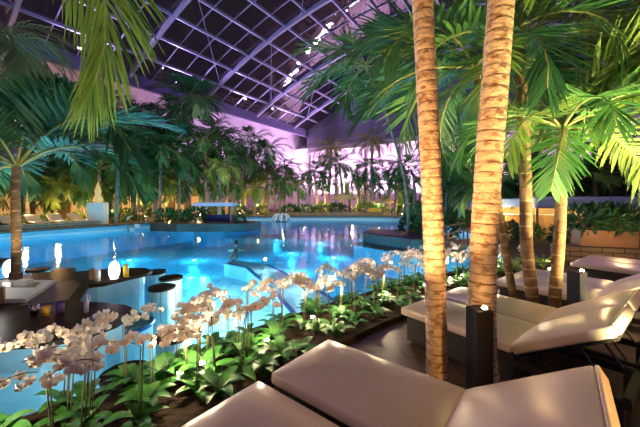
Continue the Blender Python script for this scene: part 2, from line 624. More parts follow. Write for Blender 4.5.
def fronds(kind):          # unit length fronds, three bends each
    if kind not in FR:
        mt, n, ll, lw, grav, fold, seg = {
            'far_dark': (M['leaf_dark'], 20, .42, .040, .5, False, 3), 'far_mid': (M['leaf_mid'], 20, .42, .040, .5, False, 3),
            'far_yellow': (M['leaf_lit_yellow'], 18, .40, .042, .45, False, 3), 'far_olive': (M['leaf_olive'], 18, .42, .034, .8, False, 3),
            'near_dark': (M['leaf_dark'], 42, .36, .021, .38, True, 4), 'near_mid': (M['leaf_mid'], 31, .40, .027, .24, True, 4),
            'near_yellow': (M['leaf_lit_yellow'], 30, .42, .027, .22, True, 4)}[kind]
        FR[kind] = [frond_mesh('frond_' + kind, arc_pts(1, b), n, ll, lw, mt, grav=grav, seg=seg, fold=fold, r0=.013, seed=j)
                    for j, b in enumerate((70, 105, 140))]
    return FR[kind]


def trunk_mesh(pts, r0, r1, rings, m, n=12, bulge=.022):
    """A ringed palm trunk along pts (relative to the palm's base)."""
    pts = [Vector(p) for p in pts]

    def at(u):
        k = u * (len(pts) - 1)
        i = min(int(k), len(pts) - 2)
        f = k - i
        p0, p1, p2, p3 = pts[max(i - 1, 0)], pts[i], pts[i + 1], pts[min(i + 2, len(pts) - 1)]
        return .5 * ((2 * p1) + (p2 - p0) * f + (2 * p0 - 5 * p1 + 4 * p2 - p3) * f * f + (3 * p1 - p0 - 3 * p2 + p3) * f ** 3)
    rnd = random.Random(int(r0 * 1e4))
    path, rad = [], []
    u, du = 0.0, 1.0 / rings
    for k in range(rings):
        a = du * k
        w = du * rnd.uniform(.85, 1.0)
        r = r0 + (r1 - r0) * (k / rings) + (.25 * r0 * max(0, 1 - k / (rings * .08)))
        for q, rr in ((0, 1 - bulge), (.10, 1 + bulge * .3), (.82, 1 + bulge * .8), (.95, 1 + bulge * .8)):
            path.append(at(min(1, a + w * q)))
            rad.append(r * rr * rnd.uniform(.99, 1.01))
    path.append(at(1))
    rad.append(r1)
    mb = MB()
    mb.tube(path, rad, n)
    me = mb.mesh('trunk', m)
    if rings > 4:          # leaf scars: the narrow joint between two rings
        me.materials.append(M['scar'])
        idx = [0] * len(me.polygons)
        for i in range(len(path) - 1):
            if i % 4 == 3:
                for k in range(n):
                    idx[i * n + k] = 1
        me.polygons.foreach_set('material_index', idx)
    me.polygons.foreach_set('use_smooth', [True] * len(me.polygons))
    return me


UNIT_TRUNK = {}


def far_palm(base, crown, kind, nf, fl, r, label, group, tm='trunk_grey', seed=0, name='palm_tree'):
    rnd = random.Random(seed * 31 + 5)
    root = empty(name, base, label=label, cat='palm tree', group=group)
    dx, dy, h = crown[0] - base[0], crown[1] - base[1], crown[2] - base[2]
    me = trunk_mesh([(0, 0, 0), (dx * .15 + .05, dy * .2, h * .35), (dx * .55 + .05, dy * .6, h * .7), (dx, dy, h)], r, r * .7, max(5, int(h / .3)), M[tm], 8)
    inst('trunk', me, root)
    vs = fronds(kind)
    for k in range(nf):
        u = k / nf
        el = 62 - 75 * u + rnd.uniform(-8, 8)
        az = k * 137.5 + rnd.uniform(-14, 14)
        me = vs[0 if el > 25 else (1 if el > -5 else 2)] if rnd.random() < .7 else rnd.choice(vs)
        L = fl * rnd.uniform(.85, 1.1) * (.8 + .2 * min(1, u * 3))
        inst('frond', me, root, (dx, dy, h), (rnd.uniform(-.25, .25), -R(el), R(az)), L * (1.42 if base[1] < 28 else 1.22))
    return root


# (column, crown row, distance, foliage, fronds, frond length, label)
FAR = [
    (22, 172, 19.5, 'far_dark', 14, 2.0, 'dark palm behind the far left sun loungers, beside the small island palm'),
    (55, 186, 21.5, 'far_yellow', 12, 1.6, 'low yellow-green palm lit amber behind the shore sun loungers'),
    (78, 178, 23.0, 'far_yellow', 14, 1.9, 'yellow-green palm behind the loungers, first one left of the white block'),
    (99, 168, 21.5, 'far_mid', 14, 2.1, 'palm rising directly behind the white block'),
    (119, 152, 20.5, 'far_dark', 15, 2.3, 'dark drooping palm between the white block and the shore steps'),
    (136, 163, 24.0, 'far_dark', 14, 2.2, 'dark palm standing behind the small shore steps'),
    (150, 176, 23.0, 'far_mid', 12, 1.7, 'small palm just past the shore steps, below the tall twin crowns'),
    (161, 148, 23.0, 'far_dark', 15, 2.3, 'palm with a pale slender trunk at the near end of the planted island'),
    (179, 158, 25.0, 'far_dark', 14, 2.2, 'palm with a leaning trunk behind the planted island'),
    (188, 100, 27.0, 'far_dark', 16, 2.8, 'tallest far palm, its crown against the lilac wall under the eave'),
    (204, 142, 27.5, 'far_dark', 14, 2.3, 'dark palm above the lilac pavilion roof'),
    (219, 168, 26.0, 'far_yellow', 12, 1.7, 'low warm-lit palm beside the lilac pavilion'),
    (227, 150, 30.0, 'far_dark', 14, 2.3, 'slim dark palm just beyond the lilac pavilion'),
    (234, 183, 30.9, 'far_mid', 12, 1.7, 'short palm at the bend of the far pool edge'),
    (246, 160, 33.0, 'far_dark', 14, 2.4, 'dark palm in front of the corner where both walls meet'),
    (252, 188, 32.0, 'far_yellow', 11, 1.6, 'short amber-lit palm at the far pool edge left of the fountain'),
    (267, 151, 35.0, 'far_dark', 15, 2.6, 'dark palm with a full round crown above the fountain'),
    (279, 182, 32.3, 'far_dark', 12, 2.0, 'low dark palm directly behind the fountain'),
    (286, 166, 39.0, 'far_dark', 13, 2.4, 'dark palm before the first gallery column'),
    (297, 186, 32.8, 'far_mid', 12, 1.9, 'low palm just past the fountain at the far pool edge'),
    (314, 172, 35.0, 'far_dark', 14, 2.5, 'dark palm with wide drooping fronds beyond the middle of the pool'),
    (331, 148, 37.0, 'far_olive', 16, 2.6, 'tall palm with a brownish orange-lit crown by the gallery'),
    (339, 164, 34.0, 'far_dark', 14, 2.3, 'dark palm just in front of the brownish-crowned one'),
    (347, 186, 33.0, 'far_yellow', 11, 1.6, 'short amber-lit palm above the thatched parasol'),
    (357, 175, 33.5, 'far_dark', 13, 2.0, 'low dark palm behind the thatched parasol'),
    (372, 141, 34.0, 'far_olive', 18, 2.3, 'tall palm with a dense brownish round crown before the bright gallery'),
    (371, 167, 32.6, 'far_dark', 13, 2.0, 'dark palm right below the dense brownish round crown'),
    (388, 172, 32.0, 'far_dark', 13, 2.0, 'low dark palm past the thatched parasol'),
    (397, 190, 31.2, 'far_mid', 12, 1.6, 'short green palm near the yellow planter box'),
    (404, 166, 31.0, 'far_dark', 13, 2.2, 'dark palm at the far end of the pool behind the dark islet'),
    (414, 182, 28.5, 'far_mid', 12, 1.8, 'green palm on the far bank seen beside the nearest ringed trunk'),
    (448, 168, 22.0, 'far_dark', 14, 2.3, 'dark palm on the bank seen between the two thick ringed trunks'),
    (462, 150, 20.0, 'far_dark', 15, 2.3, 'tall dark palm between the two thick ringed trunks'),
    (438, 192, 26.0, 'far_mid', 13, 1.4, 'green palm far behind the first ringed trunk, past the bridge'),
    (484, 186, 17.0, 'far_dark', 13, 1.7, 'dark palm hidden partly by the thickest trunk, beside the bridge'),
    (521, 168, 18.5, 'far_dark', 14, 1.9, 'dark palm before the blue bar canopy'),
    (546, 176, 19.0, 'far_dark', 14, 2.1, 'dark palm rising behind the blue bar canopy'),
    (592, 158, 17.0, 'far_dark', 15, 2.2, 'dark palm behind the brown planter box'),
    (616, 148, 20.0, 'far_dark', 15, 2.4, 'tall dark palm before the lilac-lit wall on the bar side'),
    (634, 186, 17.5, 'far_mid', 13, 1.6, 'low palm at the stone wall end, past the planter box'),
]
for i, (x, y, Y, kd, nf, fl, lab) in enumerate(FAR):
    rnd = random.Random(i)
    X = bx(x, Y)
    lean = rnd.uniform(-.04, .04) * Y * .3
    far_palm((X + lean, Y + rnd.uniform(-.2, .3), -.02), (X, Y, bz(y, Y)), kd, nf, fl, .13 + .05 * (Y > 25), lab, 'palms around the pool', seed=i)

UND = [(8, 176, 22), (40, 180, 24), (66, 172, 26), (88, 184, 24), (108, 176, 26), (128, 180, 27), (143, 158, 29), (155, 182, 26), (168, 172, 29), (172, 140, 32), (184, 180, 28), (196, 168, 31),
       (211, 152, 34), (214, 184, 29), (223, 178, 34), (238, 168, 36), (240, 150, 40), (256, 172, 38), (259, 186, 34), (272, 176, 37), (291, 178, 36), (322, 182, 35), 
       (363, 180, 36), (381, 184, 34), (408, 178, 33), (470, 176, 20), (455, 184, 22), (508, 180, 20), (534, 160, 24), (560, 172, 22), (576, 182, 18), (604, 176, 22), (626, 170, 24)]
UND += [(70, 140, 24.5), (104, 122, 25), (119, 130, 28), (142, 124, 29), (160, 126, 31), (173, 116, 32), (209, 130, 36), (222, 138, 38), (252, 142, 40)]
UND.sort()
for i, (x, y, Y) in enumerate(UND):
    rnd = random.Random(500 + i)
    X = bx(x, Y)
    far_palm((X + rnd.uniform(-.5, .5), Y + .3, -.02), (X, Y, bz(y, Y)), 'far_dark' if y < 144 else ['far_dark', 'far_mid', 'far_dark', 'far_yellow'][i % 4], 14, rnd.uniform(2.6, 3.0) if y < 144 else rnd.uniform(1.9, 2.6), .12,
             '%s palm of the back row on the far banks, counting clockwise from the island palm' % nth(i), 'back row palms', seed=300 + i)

# two slender palms on the dark islet
far_palm((4.3, 14.6, .03), (bx(366, 14), 14.0, bz(66, 14)), 'far_mid', 15, 2.3, .075, 'slender leaning palm on the dark islet, nearer the pool', 'islet palms', seed=101)
far_palm((5.1, 14.9, .03), (bx(404, 14), 14.0, bz(58, 14)), 'far_mid', 15, 2.3, .075, 'slender palm on the dark islet beside the first ringed trunk', 'islet palms', seed=102)

# small palm on the bar island
p = empty('palm_tree', (-6.2, 6.15, .0515), label='small palm with arching fronds growing out of the dark pool bar island', cat='palm tree')
inst('trunk', trunk_mesh([(0, 0, 0), (.02, 0, .8), (.0, 0, 1.6), (.03, 0, 2.3)], .085, .07, 12, M['trunk_brown'], 12), p)
rnd = random.Random(3)
nd = fronds('near_dark')
for k, (az, el, L, v) in enumerate([(-12, 48, 3.6, 1), (-4, 34, 3.0, 1), (30, 52, 3.2, 0), (55, 40, 2.3, 0), (95, 45, 2.4, 1), (140, 35, 2.4, 1), (180, 40, 2.4, 0),
                                    (215, 30, 2.2, 1), (250, 40, 2.3, 1), (290, 50, 2.2, 0), (325, 62, 2.5, 0), (5, 68, 2.6, 0), (75, 68, 2.3, 0), (200, 66, 2.3, 0),
                                    (-35, 60, 2.6, 0), (270, 20, 2.0, 1), (160, 10, 2.2, 2)]):
    inst('frond', nd[v], p, (.03, 0, 2.28), (rnd.uniform(-.3, .3), -R(el), R(az)), L)

# palm left of the island with hanging olive fronds
p = empty('palm_tree', (-9.3, 7.6, .0515), label='palm with ragged olive fronds hanging in at the upper left corner', cat='palm tree')
inst('trunk', trunk_mesh([(0, 0, 0), (.1, 0, 2), (.5, .1, 4), (.9, .2, 5.9)], .15, .11, 20, M['trunk_brown'], 12), p)
ny = fronds('far_olive')
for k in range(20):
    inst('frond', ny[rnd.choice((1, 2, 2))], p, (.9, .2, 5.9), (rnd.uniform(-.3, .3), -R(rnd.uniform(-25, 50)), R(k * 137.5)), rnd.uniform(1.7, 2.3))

# palm at the near end of the bed (its trunk is outside the frame): the big frond hanging into view
p = empty('palm_tree', (-3.3, .95, .06), label='palm whose long yellow-green frond hangs into view at the top left', cat='palm tree')
inst('trunk', trunk_mesh([(0, 0, 0), (-.05, 0, 1.8), (-.1, .1, 3.6), (-.1, .2, 5.2)], .12, .09, 22, M['trunk_brown'], 12), p)
hang = [(-.1, .2, 5.2), (-.05, .95, 5.75), (.10, 1.8, 5.75), (.32, 2.4, 5.3), (.50, 2.72, 4.65), (.60, 2.85, 4.1), (.56, 2.9, 3.6), (.46, 2.9, 3.2), (.36, 2.9, 2.95)]
me = frond_mesh('frond', hang, 80, 1.35, .05, M['leaf_lit_yellow'], grav=.52, vee=.03, seg=6, r0=.026, bare=.34, tipk=.50, seed=9, a0=52, a1=20, side=(1, -.15, 0), flutter=.1)
inst('frond', me, p)
nm_ = fronds('near_mid')
for k, (az, el) in enumerate([(0, 50), (40, 70), (120, 45), (170, 30), (220, 50), (265, 30), (310, 45), (330, 62), (200, 75)]):
    inst('frond', nm_[k % 2], p, (-.1, .2, 5.2), (0, -R(el), R(az)), 2.4)

# ------------------------------------------------------------------ foreground palms by the loungers


def near_palm(base, path, r0, r1, rings, crown, label, tm='trunk_tan'):
    root = empty('palm_tree', base, label=label, cat='palm tree')
    inst('trunk', trunk_mesh(path, r0, r1, rings, M[tm], 20), root)
    top_ = path[-1]
    rr = random.Random(len(label))
    for (kind, v, az, el, L) in crown:
        inst('frond', fronds(kind)[v], root, top_, (rr.uniform(-.3, .3), -R(el), R(az)), L)
    return root


crownA = [('near_yellow', k % 2, k * 137.5 + 60, 62 - 4.5 * k, 2.1) for k in range(9)]
near_palm((1.02, 2.62, .01), [(0, 0, 0), (-.02, 0, .9), (-.05, .01, 1.8), (-.10, .02, 2.9), (-.14, .05, 4.2), (-.10, .1, 6.2)], .086, .086, 66, crownA,
          'ringed palm trunk standing straight just past the foot of the nearest lounger')
near_palm((1.415, 2.60, .01), [(0, 0, 0), (-.02, 0, .8), (.03, .01, 1.8), (.12, .02, 2.9), (.22, .05, 4.2), (.3, .1, 6.4)], .107, .105, 60, crownA,
          'thickest pale ringed palm trunk, rising right behind the tall black bollard')
cr3 = [('near_yellow', 1, 165, 35, 2.0), ('near_mid', 1, 200, 20, 2.0), ('near_yellow', 0, 120, 55, 2.1), ('near_yellow', 0, 75, 60, 2.0), ('near_yellow', 1, 20, 50, 2.1),
       ('near_yellow', 1, -10, 25, 2.0), ('near_yellow', 1, -60, 45, 1.8), ('near_yellow', 1, 240, 40, 1.9), ('near_yellow', 2, 225, 5, 1.6), ('near_yellow', 0, 300, 68, 2.0),
       ('near_mid', 1, 145, 10, 2.2), ('near_mid', 0, 180, 70, 2.1), ('near_yellow', 2, 45, 0, 1.8)]
near_palm((2.84, 3.98, .01), [(0, 0, 0), (-.06, 0, .5), (-.12, 0, 1.1), (-.13, 0, 1.9), (-.17, 0, 2.8), (-.22, 0, 3.65)], .078, .062, 24, cr3,
          'slim brown palm with fronds at the top edge, middle one of the clump of three', 'trunk_brown')
cr4 = [('near_mid', 1, -42, 42, 1.75), ('near_yellow', 1, -5, 40, 1.9), ('near_yellow', 0, 40, 55, 1.8), ('near_mid', 1, 110, 40, 1.7), ('near_mid', 1, 180, 30, 1.6),
       ('near_yellow', 1, 215, 25, 1.5), ('near_mid', 1, 255, 35, 1.4), ('near_yellow', 0, 290, 65, 1.6), ('near_mid', 0, 150, 68, 1.7), ('near_yellow', 1, 20, 15, 1.9),
       ('near_mid', 2, -75, 28, 1.25), ('near_mid', 2, 235, 5, 1.3)]
near_palm((2.98, 3.84, .01), [(0, 0, 0), (.01, 0, .5), (.06, 0, 1.1), (.09, 0, 1.8), (.10, 0, 2.55)], .072, .055, 18, cr4,
          'short palm with a low crown, the clump trunk next to the small black bollard', 'trunk_brown')
cr5 = [(('near_mid', 'near_dark')[k % 2], k % 3, k * 137.5 + 30, 58 - 6 * k, 2.0) for k in range(12)]
near_palm((2.72, 4.14, .01), [(0, 0, 0), (-.10, 0, .5), (-.22, 0, 1.2), (-.36, 0, 2.2), (-.55, .1, 3.5)], .052, .042, 22, cr5,
          'thinnest leaning palm of the clump, its trunk bowed towards the pool', 'trunk_brown')
cr6 = [('near_yellow', 1, 175, 35, 2.3), ('near_yellow', 1, 150, 20, 2.3), ('near_yellow', 1, 200, 15, 2.2), ('near_mid', 0, 130, 55, 2.2), ('near_mid', 0, 190, 62, 2.3),
       ('near_yellow', 2, 215, 35, 2.2), ('near_mid', 1, 90, 40, 2.2), ('near_mid', 1, 20, 45, 2.2), ('near_mid', 1, 300, 40, 2.2), ('near_mid', 1, 250, 40, 2.0), ('near_yellow', 2, 165, 0, 1.9)]
near_palm((5.5, 4.5, .01), [(0, 0, 0), (-.03, 0, 1.2), (-.1, 0, 2.4), (-.3, -.1, 3.6)], .10, .08, 22, cr6,
          'palm past the frame edge whose yellow-green fronds arch in over the loungers', 'trunk_brown')

# ------------------------------------------------------------------ broad-leaved tree and shrubs


def leaf_ball(rx, rz, n, ls, seed, m, low=-.6):
    rr = random.Random(seed)
    mb = MB()
    for k in range(n):
        th, u = rr.uniform(0, 2 * PI), rr.uniform(low, 1)
        q = math.sqrt(max(0, 1 - u * u))
        rad = rr.uniform(.6, 1.0)
        rad *= 1 + .22 * math.sin(3 * th + seed) * math.sin(4 * u + seed)
        p = Vector((rx * q * math.cos(th) * rad, rx * q * math.sin(th) * rad, rz * u * rad))
        d = (p.normalized() + Vector((rr.uniform(-.8, .8), rr.uniform(-.8, .8), rr.uniform(-.5, .7)))).normalized()
        a = d.cross(Vector((rr.uniform(-1, 1), rr.uniform(-1, 1), rr.uniform(-1, 1)))).normalized()
        L, w = ls * rr.uniform(.7, 1.3), ls * rr.uniform(.2, .32)
        nn = d.cross(a)
        mb.add([p, p + d * L * .5 - a * w + nn * .1 * L, p + d * L, p + d * L * .5 + a * w + nn * .1 * L], [(0, 1, 2, 3)])
    return mb.mesh('foliage', m)


t = empty('broadleaf_tree', (-19.6, 17.3, 0), label='dark broad-leaved tree hanging over the upper left, below the eave', cat='tree')
tm = MB().tube([(0, 0, 0), (.1, 0, 2.5), (.9, -.1, 4.8), (3.4, -.3, 6.8)], [.2, .16, .12, .06], 8)
tm.tube([(.9, -.1, 4.8), (3.6, -.4, 5.6), (5.4, -.7, 6.9)], [.09, .06, .03], 6)
tm.build('trunk', M['trunk_brown'], t, True)
for q, (c, rx) in enumerate((((4.1, -.5, 7.6), 1.6), ((5.4, -.8, 7.0), 1.5), ((2.9, .1, 6.6), 1.3), ((6.2, -.9, 6.0), 1.1))):
    inst('foliage', leaf_ball(rx, rx * .75, 420, .34, q, M['leaf_dark']), t, c)

BUSH = [leaf_ball(.8, .75, 260, .30, 21, M['leaf_dark'], -.3), leaf_ball(.8, .7, 260, .26, 22, M['leaf_mid'], -.3), leaf_ball(.8, .8, 220, .34, 23, M['leaf_lit_yellow'], -.3)]
STEMS = MB()
for q in range(5):
    STEMS.tube([(0, 0, 0), (.2 * math.cos(q * 1.3), .2 * math.sin(q * 1.3), .5)], [.03, .012], 5)
STEMS = STEMS.mesh('stem', M['trunk_brown'])


def shrub(loc, v, s, label, group=None, sz=1.0):
    e = empty('shrub', loc, random.uniform(0, 6), label=label, cat='shrub', group=group)
    inst('stem', STEMS, e, (0, 0, 0), (0, 0, 0), s)
    inst('foliage', BUSH[v], e, (0, 0, .3 * s), (0, 0, 0), (s, s, s * sz))
    return e


SHR = [(3, 17.5, 1, .8), (16, 19.0, 2, .7), (48, 20.2, 1, .75), (76, 21.8, 2, .7), (109, 21.6, 0, .8), (124, 23.5, 1, 1.0), (144, 25, 2, 1.0),
       (214, 31.5, 1, 1.2), (238, 31.6, 0, 1.2), (260, 31.8, 2, 1.1), (290, 31.8, 0, 1.1), (306, 32, 1, 1.2), (323, 32, 2, 1.2), (337, 32, 0, 1.2),
       (364, 32, 2, 1.4), (381, 31.5, 1, 1.2), (408, 31.6, 0, 1.7), (418, 26.0, 1, 1.4), (444, 23, 0, 1.2), (458, 21, 1, 1.1), (472, 17, 0, .9), (489, 13.4, 1, .5), (504, 13, 0, .7),
       (528, 13.2, 1, .7), (568, 11.6, 0, .7), (632, 11.6, 0, .8)]
SP_ = ['opposite the bar island', 'by the shore loungers', 'near the white block', 'just before the white block', 'past the white block', 'left of the shore steps', 'right of the shore steps',
       'behind the lilac pavilion', 'at the bend of the far edge', 'left of the fountain', 'behind the fountain', 'just past the fountain', 'on the middle of the far bank', 'beside the thatched parasol',
       'behind the thatched parasol', 'next to the yellow box', 'at the far corner of the pool', 'on the bank behind the islet', 'between the first two thick trunks, at the back', 'at the bridge foot',
       'under the bridge handrail', 'behind the thickest trunk', 'left of the bar posts', 'in front of the bar posts', 'at the bar end', 'behind the stone wall']
KIND_ = ['dark leafy shrub', 'green leafy shrub', 'yellow-lit leafy shrub']
for i, (x, Y, v, s) in enumerate(SHR):
    Y += .9 if 30.5 < Y else 0
    shrub((bx(x, Y), Y, 0), v, s, KIND_[v] + ' ' + SP_[i], 'shrubs on the banks')

# ------------------------------------------------------------------ sun loungers


def rounded_slab(mb, x0, x1, y0, y1, z0, z1, nx=10, ny=6, puff=.02, r=.03):
    """Soft upholstered slab, long side on x, slightly crowned top."""
    vs, fs = [], []

    def prof(i, n_, a, b):
        u = i / n_
        return a + (b - a) * u
    idx = {}
    for lay in (0, 1):
        for i in range(nx + 1):
            for j in range(ny + 1):
                x, y = prof(i, nx, x0, x1), prof(j, ny, y0, y1)
                eu, ev = math.sin(PI * i / nx), math.sin(PI * j / ny)
                z = (z1 + puff * (eu * ev) ** .5 - (r * .5 if i in (0, nx) or j in (0, ny) else 0)) if lay else z0
                idx[lay, i, j] = len(vs)
                vs.append((x, y, z))
    for i in range(nx):
        for j in range(ny):
            fs.append((idx[1, i, j], idx[1, i + 1, j], idx[1, i + 1, j + 1], idx[1, i, j + 1]))
            fs.append((idx[0, i, j + 1], idx[0, i + 1, j + 1], idx[0, i + 1, j], idx[0, i, j]))
    for i in range(nx):
        fs.append((idx[0, i, 0], idx[0, i + 1, 0], idx[1, i + 1, 0], idx[1, i, 0]))
        fs.append((idx[0, i + 1, ny], idx[0, i, ny], idx[1, i, ny], idx[1, i + 1, ny]))
    for j in range(ny):
        fs.append((idx[0, 0, j + 1], idx[0, 0, j], idx[1, 0, j], idx[1, 0, j + 1]))
        fs.append((idx[0, nx, j], idx[0, nx, j + 1], idx[1, nx, j + 1], idx[1, nx, j]))
    mb.add(vs, fs)


LW = .70
SEAT = 1.17


def make_lounger(back):
    """Origin at the foot end, far long side; +x runs to the head, -y across the width."""
    root = empty('sun_lounger', (0, 0, 0))
    f = MB()
    f.box((SEAT / 2 + .04, -LW / 2, .16), (SEAT - .06, LW - .06, .27))
    f.box((SEAT + .34, -.05, .22), (.78, .05, .06))
    f.box((SEAT + .34, -LW + .05, .22), (.78, .05, .06))
    f.box((SEAT + .71, -LW / 2, .22), (.05, LW - .06, .06))
    f.build('frame', M['wicker'], root)
    for x in (SEAT + .66,):
        for y in (-.07, -LW + .07):
            MB().box((x, y, .095), (.07, .07, .19)).build('leg', M['black_metal'], root)
    s = MB()
    rounded_slab(s, 0, SEAT, -LW, 0, .30, .40, puff=.012)
    s.build('seat_cushion', M['cushion'], root, True, .02, 3)
    b = MB()
    L = .76
    rounded_slab(b, .0, L, -LW, 0, -.005, .10, puff=.016)
    o = b.build('back_cushion', M['cushion'], root, True, .02, 3)
    o.location = (SEAT + .02, 0, .30)
    o.rotation_euler = (0, -R(back), 0)
    w = MB()
    w.box((.37, -LW / 2, -.02), (.74, LW - .08, .025))
    w.build('back_panel', M['wicker'], o)
    # folded edge of the cover at the head
    fl = MB()
    fl.box((L + .012, -LW / 2, .047), (.02, LW - .05, .085))
    fl.build('cover_flap', M['cushion'], o, True, .008, 2)
    if back > 5:
        ca, sa = math.cos(R(back)), math.sin(R(back))
        for y in (-.09, -LW + .09):
            st = MB()
            q = (SEAT + .02 + .50 * ca, y, .25 + .50 * sa)
            st.tube([q, (SEAT + .62, y, .24)], .011, 6)
            st.tube([q, (SEAT + .20, y, .24)], .011, 6)
            st.build('strut', M['black_metal'], root)
    return root


def place(o, foot, ang, label):
    o.location = (foot[0], foot[1], .012)
    o.rotation_euler = (0, 0, R(ang))
    tag(o, label, 'sun lounger', 'sun loungers on the terrace')


proto = make_lounger(31)
l1 = (.779, -.626)
w1 = (.626, .779)
PL = [
    ((.076, 2.757), -38.8, 'beige cushioned lounger, nearest with its raised backrest in full view'),
    ((-.43, 2.13), -38.8, 'beige lounger in the bottom corner beside the orchids, only its foot end visible'),
    ((1.50, 3.99), -52.0, 'beige lounger of the second pair, on the tall bollard side'),
    ((2.075, 4.44), -52.0, 'beige lounger of the second pair, on the palm clump side'),
    ((3.31, 5.20), -53.0, 'beige lounger of the third pair, the one touching the palm clump'),
    ((3.89, 5.62), -53.0, 'beige lounger of the third pair, the one beyond the small bollard'),
    ((5.65, 6.55), -54.0, 'beige lounger of the fourth pair, on the small bollard side'),
    ((6.24, 6.98), -54.0, 'beige lounger of the fourth pair, before the stone wall'),
]
for i, (ft, ang, lab) in enumerate(PL):
    o = proto if i == 0 else copy_tree(proto)
    place(o, ft, ang, lab)

# ------------------------------------------------------------------ bollards


def bollard(x, y, rz, label):
    e = empty('bollard_light', (x, y, .012), rz, label=label, cat='bollard light', group=None)
    MB().box((0, 0, .405), (.14, .14, .81)).build('post', M['bollard'], e, bevel=.006)
    MB().box((.01, -.045, .816), (.05, .05, .012)).build('lamp_rim', M['black_metal'], e)
    MB().lathe([(.02, 0), (.02, .01), (.01, .02)], 12, (.01, -.045, .822)).build('lamp_lens', M['lens_warm'], e, True)
    return e


bollard(1.235, 2.34, R(8), 'tall black square bollard lamp in front of the thickest palm trunk')
bollard(3.02, 3.55, R(20), 'black square bollard lamp beside the palm clump, between second and third lounger pairs')


# ------------------------------------------------------------------ orchid bed
def bed_pt(u, v):         # u along the bed in list units, v across: 0 lounger side .. 1 pool side
    i = min(int(u), len(BED_IN) - 2)
    f = u - i
    a = Vector(BED_IN[i]).lerp(Vector(BED_IN[i + 1]), f)
    b = Vector(BED_OUT[i]).lerp(Vector(BED_OUT[i + 1]), f)
    return a.lerp(b, v)


def petal(mb, ang, L, w, cup, nseg=4):
    d = Vector((0, math.cos(ang), math.sin(ang)))
    a = Vector((0, -math.sin(ang), math.cos(ang)))
    vs, fs = [], []
    for k in range(nseg + 1):
        v = k / nseg
        wk = w * math.sin(PI * (.08 + .86 * v)) ** .7 / 2
        x = -cup * v * v
        c = d * (L * v)
        vs += [c - a * wk + Vector((x + .004, 0, 0)), c + Vector((x, 0, 0)), c + a * wk + Vector((x + .004, 0, 0))]
    for k in range(nseg):
        for j in (0, 1):
            q = k * 3 + j
            fs.append((q, q + 1, q + 4, q + 3))
    mb.add(vs, fs)


def blossom_mesh(s, seed):
    rr = random.Random(seed)
    mb = MB()
    for a, L, w in ((90, .040, .034), (210, .038, .030), (330, .038, .030)):
        petal(mb, R(a + rr.uniform(-6, 6)), L * s, w * s, .012 + rr.uniform(-.006, .01))
    for a in (18, 162):
        petal(mb, R(a + rr.uniform(-6, 6)), .044 * s, .052 * s, .008 + rr.uniform(-.006, .01))
    nf = len(mb.f)
    mb.lathe([(.004, 0), (.010, .006), (.008, .016), (.002, .022)], 7, (0, 0, 0))
    # lip points forward (+x)
    k0 = len(mb.v) - 28
    for i in range(k0, len(mb.v)):
        x, y, z = mb.v[i]
        mb.v[i] = (z * .9, y, x - .010)
    me = mb.mesh('blossom', M['petal'], True)
    me.materials.append(M['lip'])
    me.polygons.foreach_set('material_index', [0] * nf + [1] * (len(mb.f) - nf))
    return me


BLOOM = [blossom_mesh(1.0, k) for k in range(4)]


def strap_leaf(L, w, rise, m, seed):
    """Broad leathery leaf from the origin along +x."""
    rr = random.Random(seed)
    mb = MB()
    vs, fs = [], []
    nseg = 7
    p = Vector((0, 0, 0))
    a = R(rise)
    for k in range(nseg + 1):
        v = k / nseg
        wk = w * (math.sin(PI * (.12 + .86 * v)) ** .8) / 2
        vs += [p + Vector((0, -wk, wk * .35)), p, p + Vector((0, wk, wk * .35))]
        a2 = a - R(rise + 25) * v
        p = p + Vector((math.cos(a2), 0, math.sin(a2))) * (L / nseg)
    for k in range(nseg):
        for j in (0, 1):
            q = k * 3 + j
            fs.append((q, q + 1, q + 4, q + 3))
    mb.add(vs, fs)
    return mb.mesh('leaf', m, True)


OLEAF = [strap_leaf(.24, .085, r_, M['leaf_bright'], r_) for r_ in (35, 55, 70)]
LLEAF = [strap_leaf(.28, .10, r_, m_, r_) for r_, m_ in ((62, M['leaf_bright']), (80, M['leaf_mid']), (72, M['leaf_bright']))]


def orchid(loc, h, az, nb, seed, label, group):
    rr = random.Random(seed)
    root = empty('orchid_plant', loc, 0, label=label, cat='orchid', group=group)
    for k in range(5):
        inst('leaf', rr.choice(OLEAF), root, (0, 0, 0), (0, 0, az + k * 1.257 + rr.uniform(-.3, .3)), rr.uniform(.8, 1.15))
    lean = rr.uniform(-.05, .05)
    ax = Vector((math.cos(az), math.sin(az), 0))
    st = [Vector((0, 0, 0)), Vector((lean * .3, 0, h * .4)), Vector((lean, 0, h * .8))]
    arch = []
    for k in range(6):
        u = (k + 1) / 6
        arch.append(st[2] + ax * (.30 * u) + Vector((0, 0, h * .2 * math.sin(u * 2.0) - .03 * u)))
    stem = MB().tube(st + arch, [.006, .005, .0045] + [.0035] * 6, 5)
    stem.build('flower_stem', M['stem_green'], root, True)
    MB().tube([(.012, .01, 0), (.012 + lean, .01, h * .86)], .0045, 5).build('stake', M['stake'], root)
    pts = [st[2]] + arch
    for k in range(nb):
        u = (k + .3) / nb * (len(pts) - 1)
        i = min(int(u), len(pts) - 2)
        q = pts[i].lerp(pts[i + 1], u - i)
        sd = Vector((-ax.y, ax.x, 0)) * (.035 if k % 2 else -.035)
        q = q + sd + Vector((rr.uniform(-.03, .03), rr.uniform(-.03, .03), rr.uniform(-.06, .04)))
        # blossoms turn towards the terrace
        inst('blossom', rr.choice(BLOOM), root, q, (rr.uniform(-.4, .4), rr.uniform(-.1, .5), R(-65) + rr.uniform(-.9, .9)), rr.uniform(.85, 1.15))
    return root


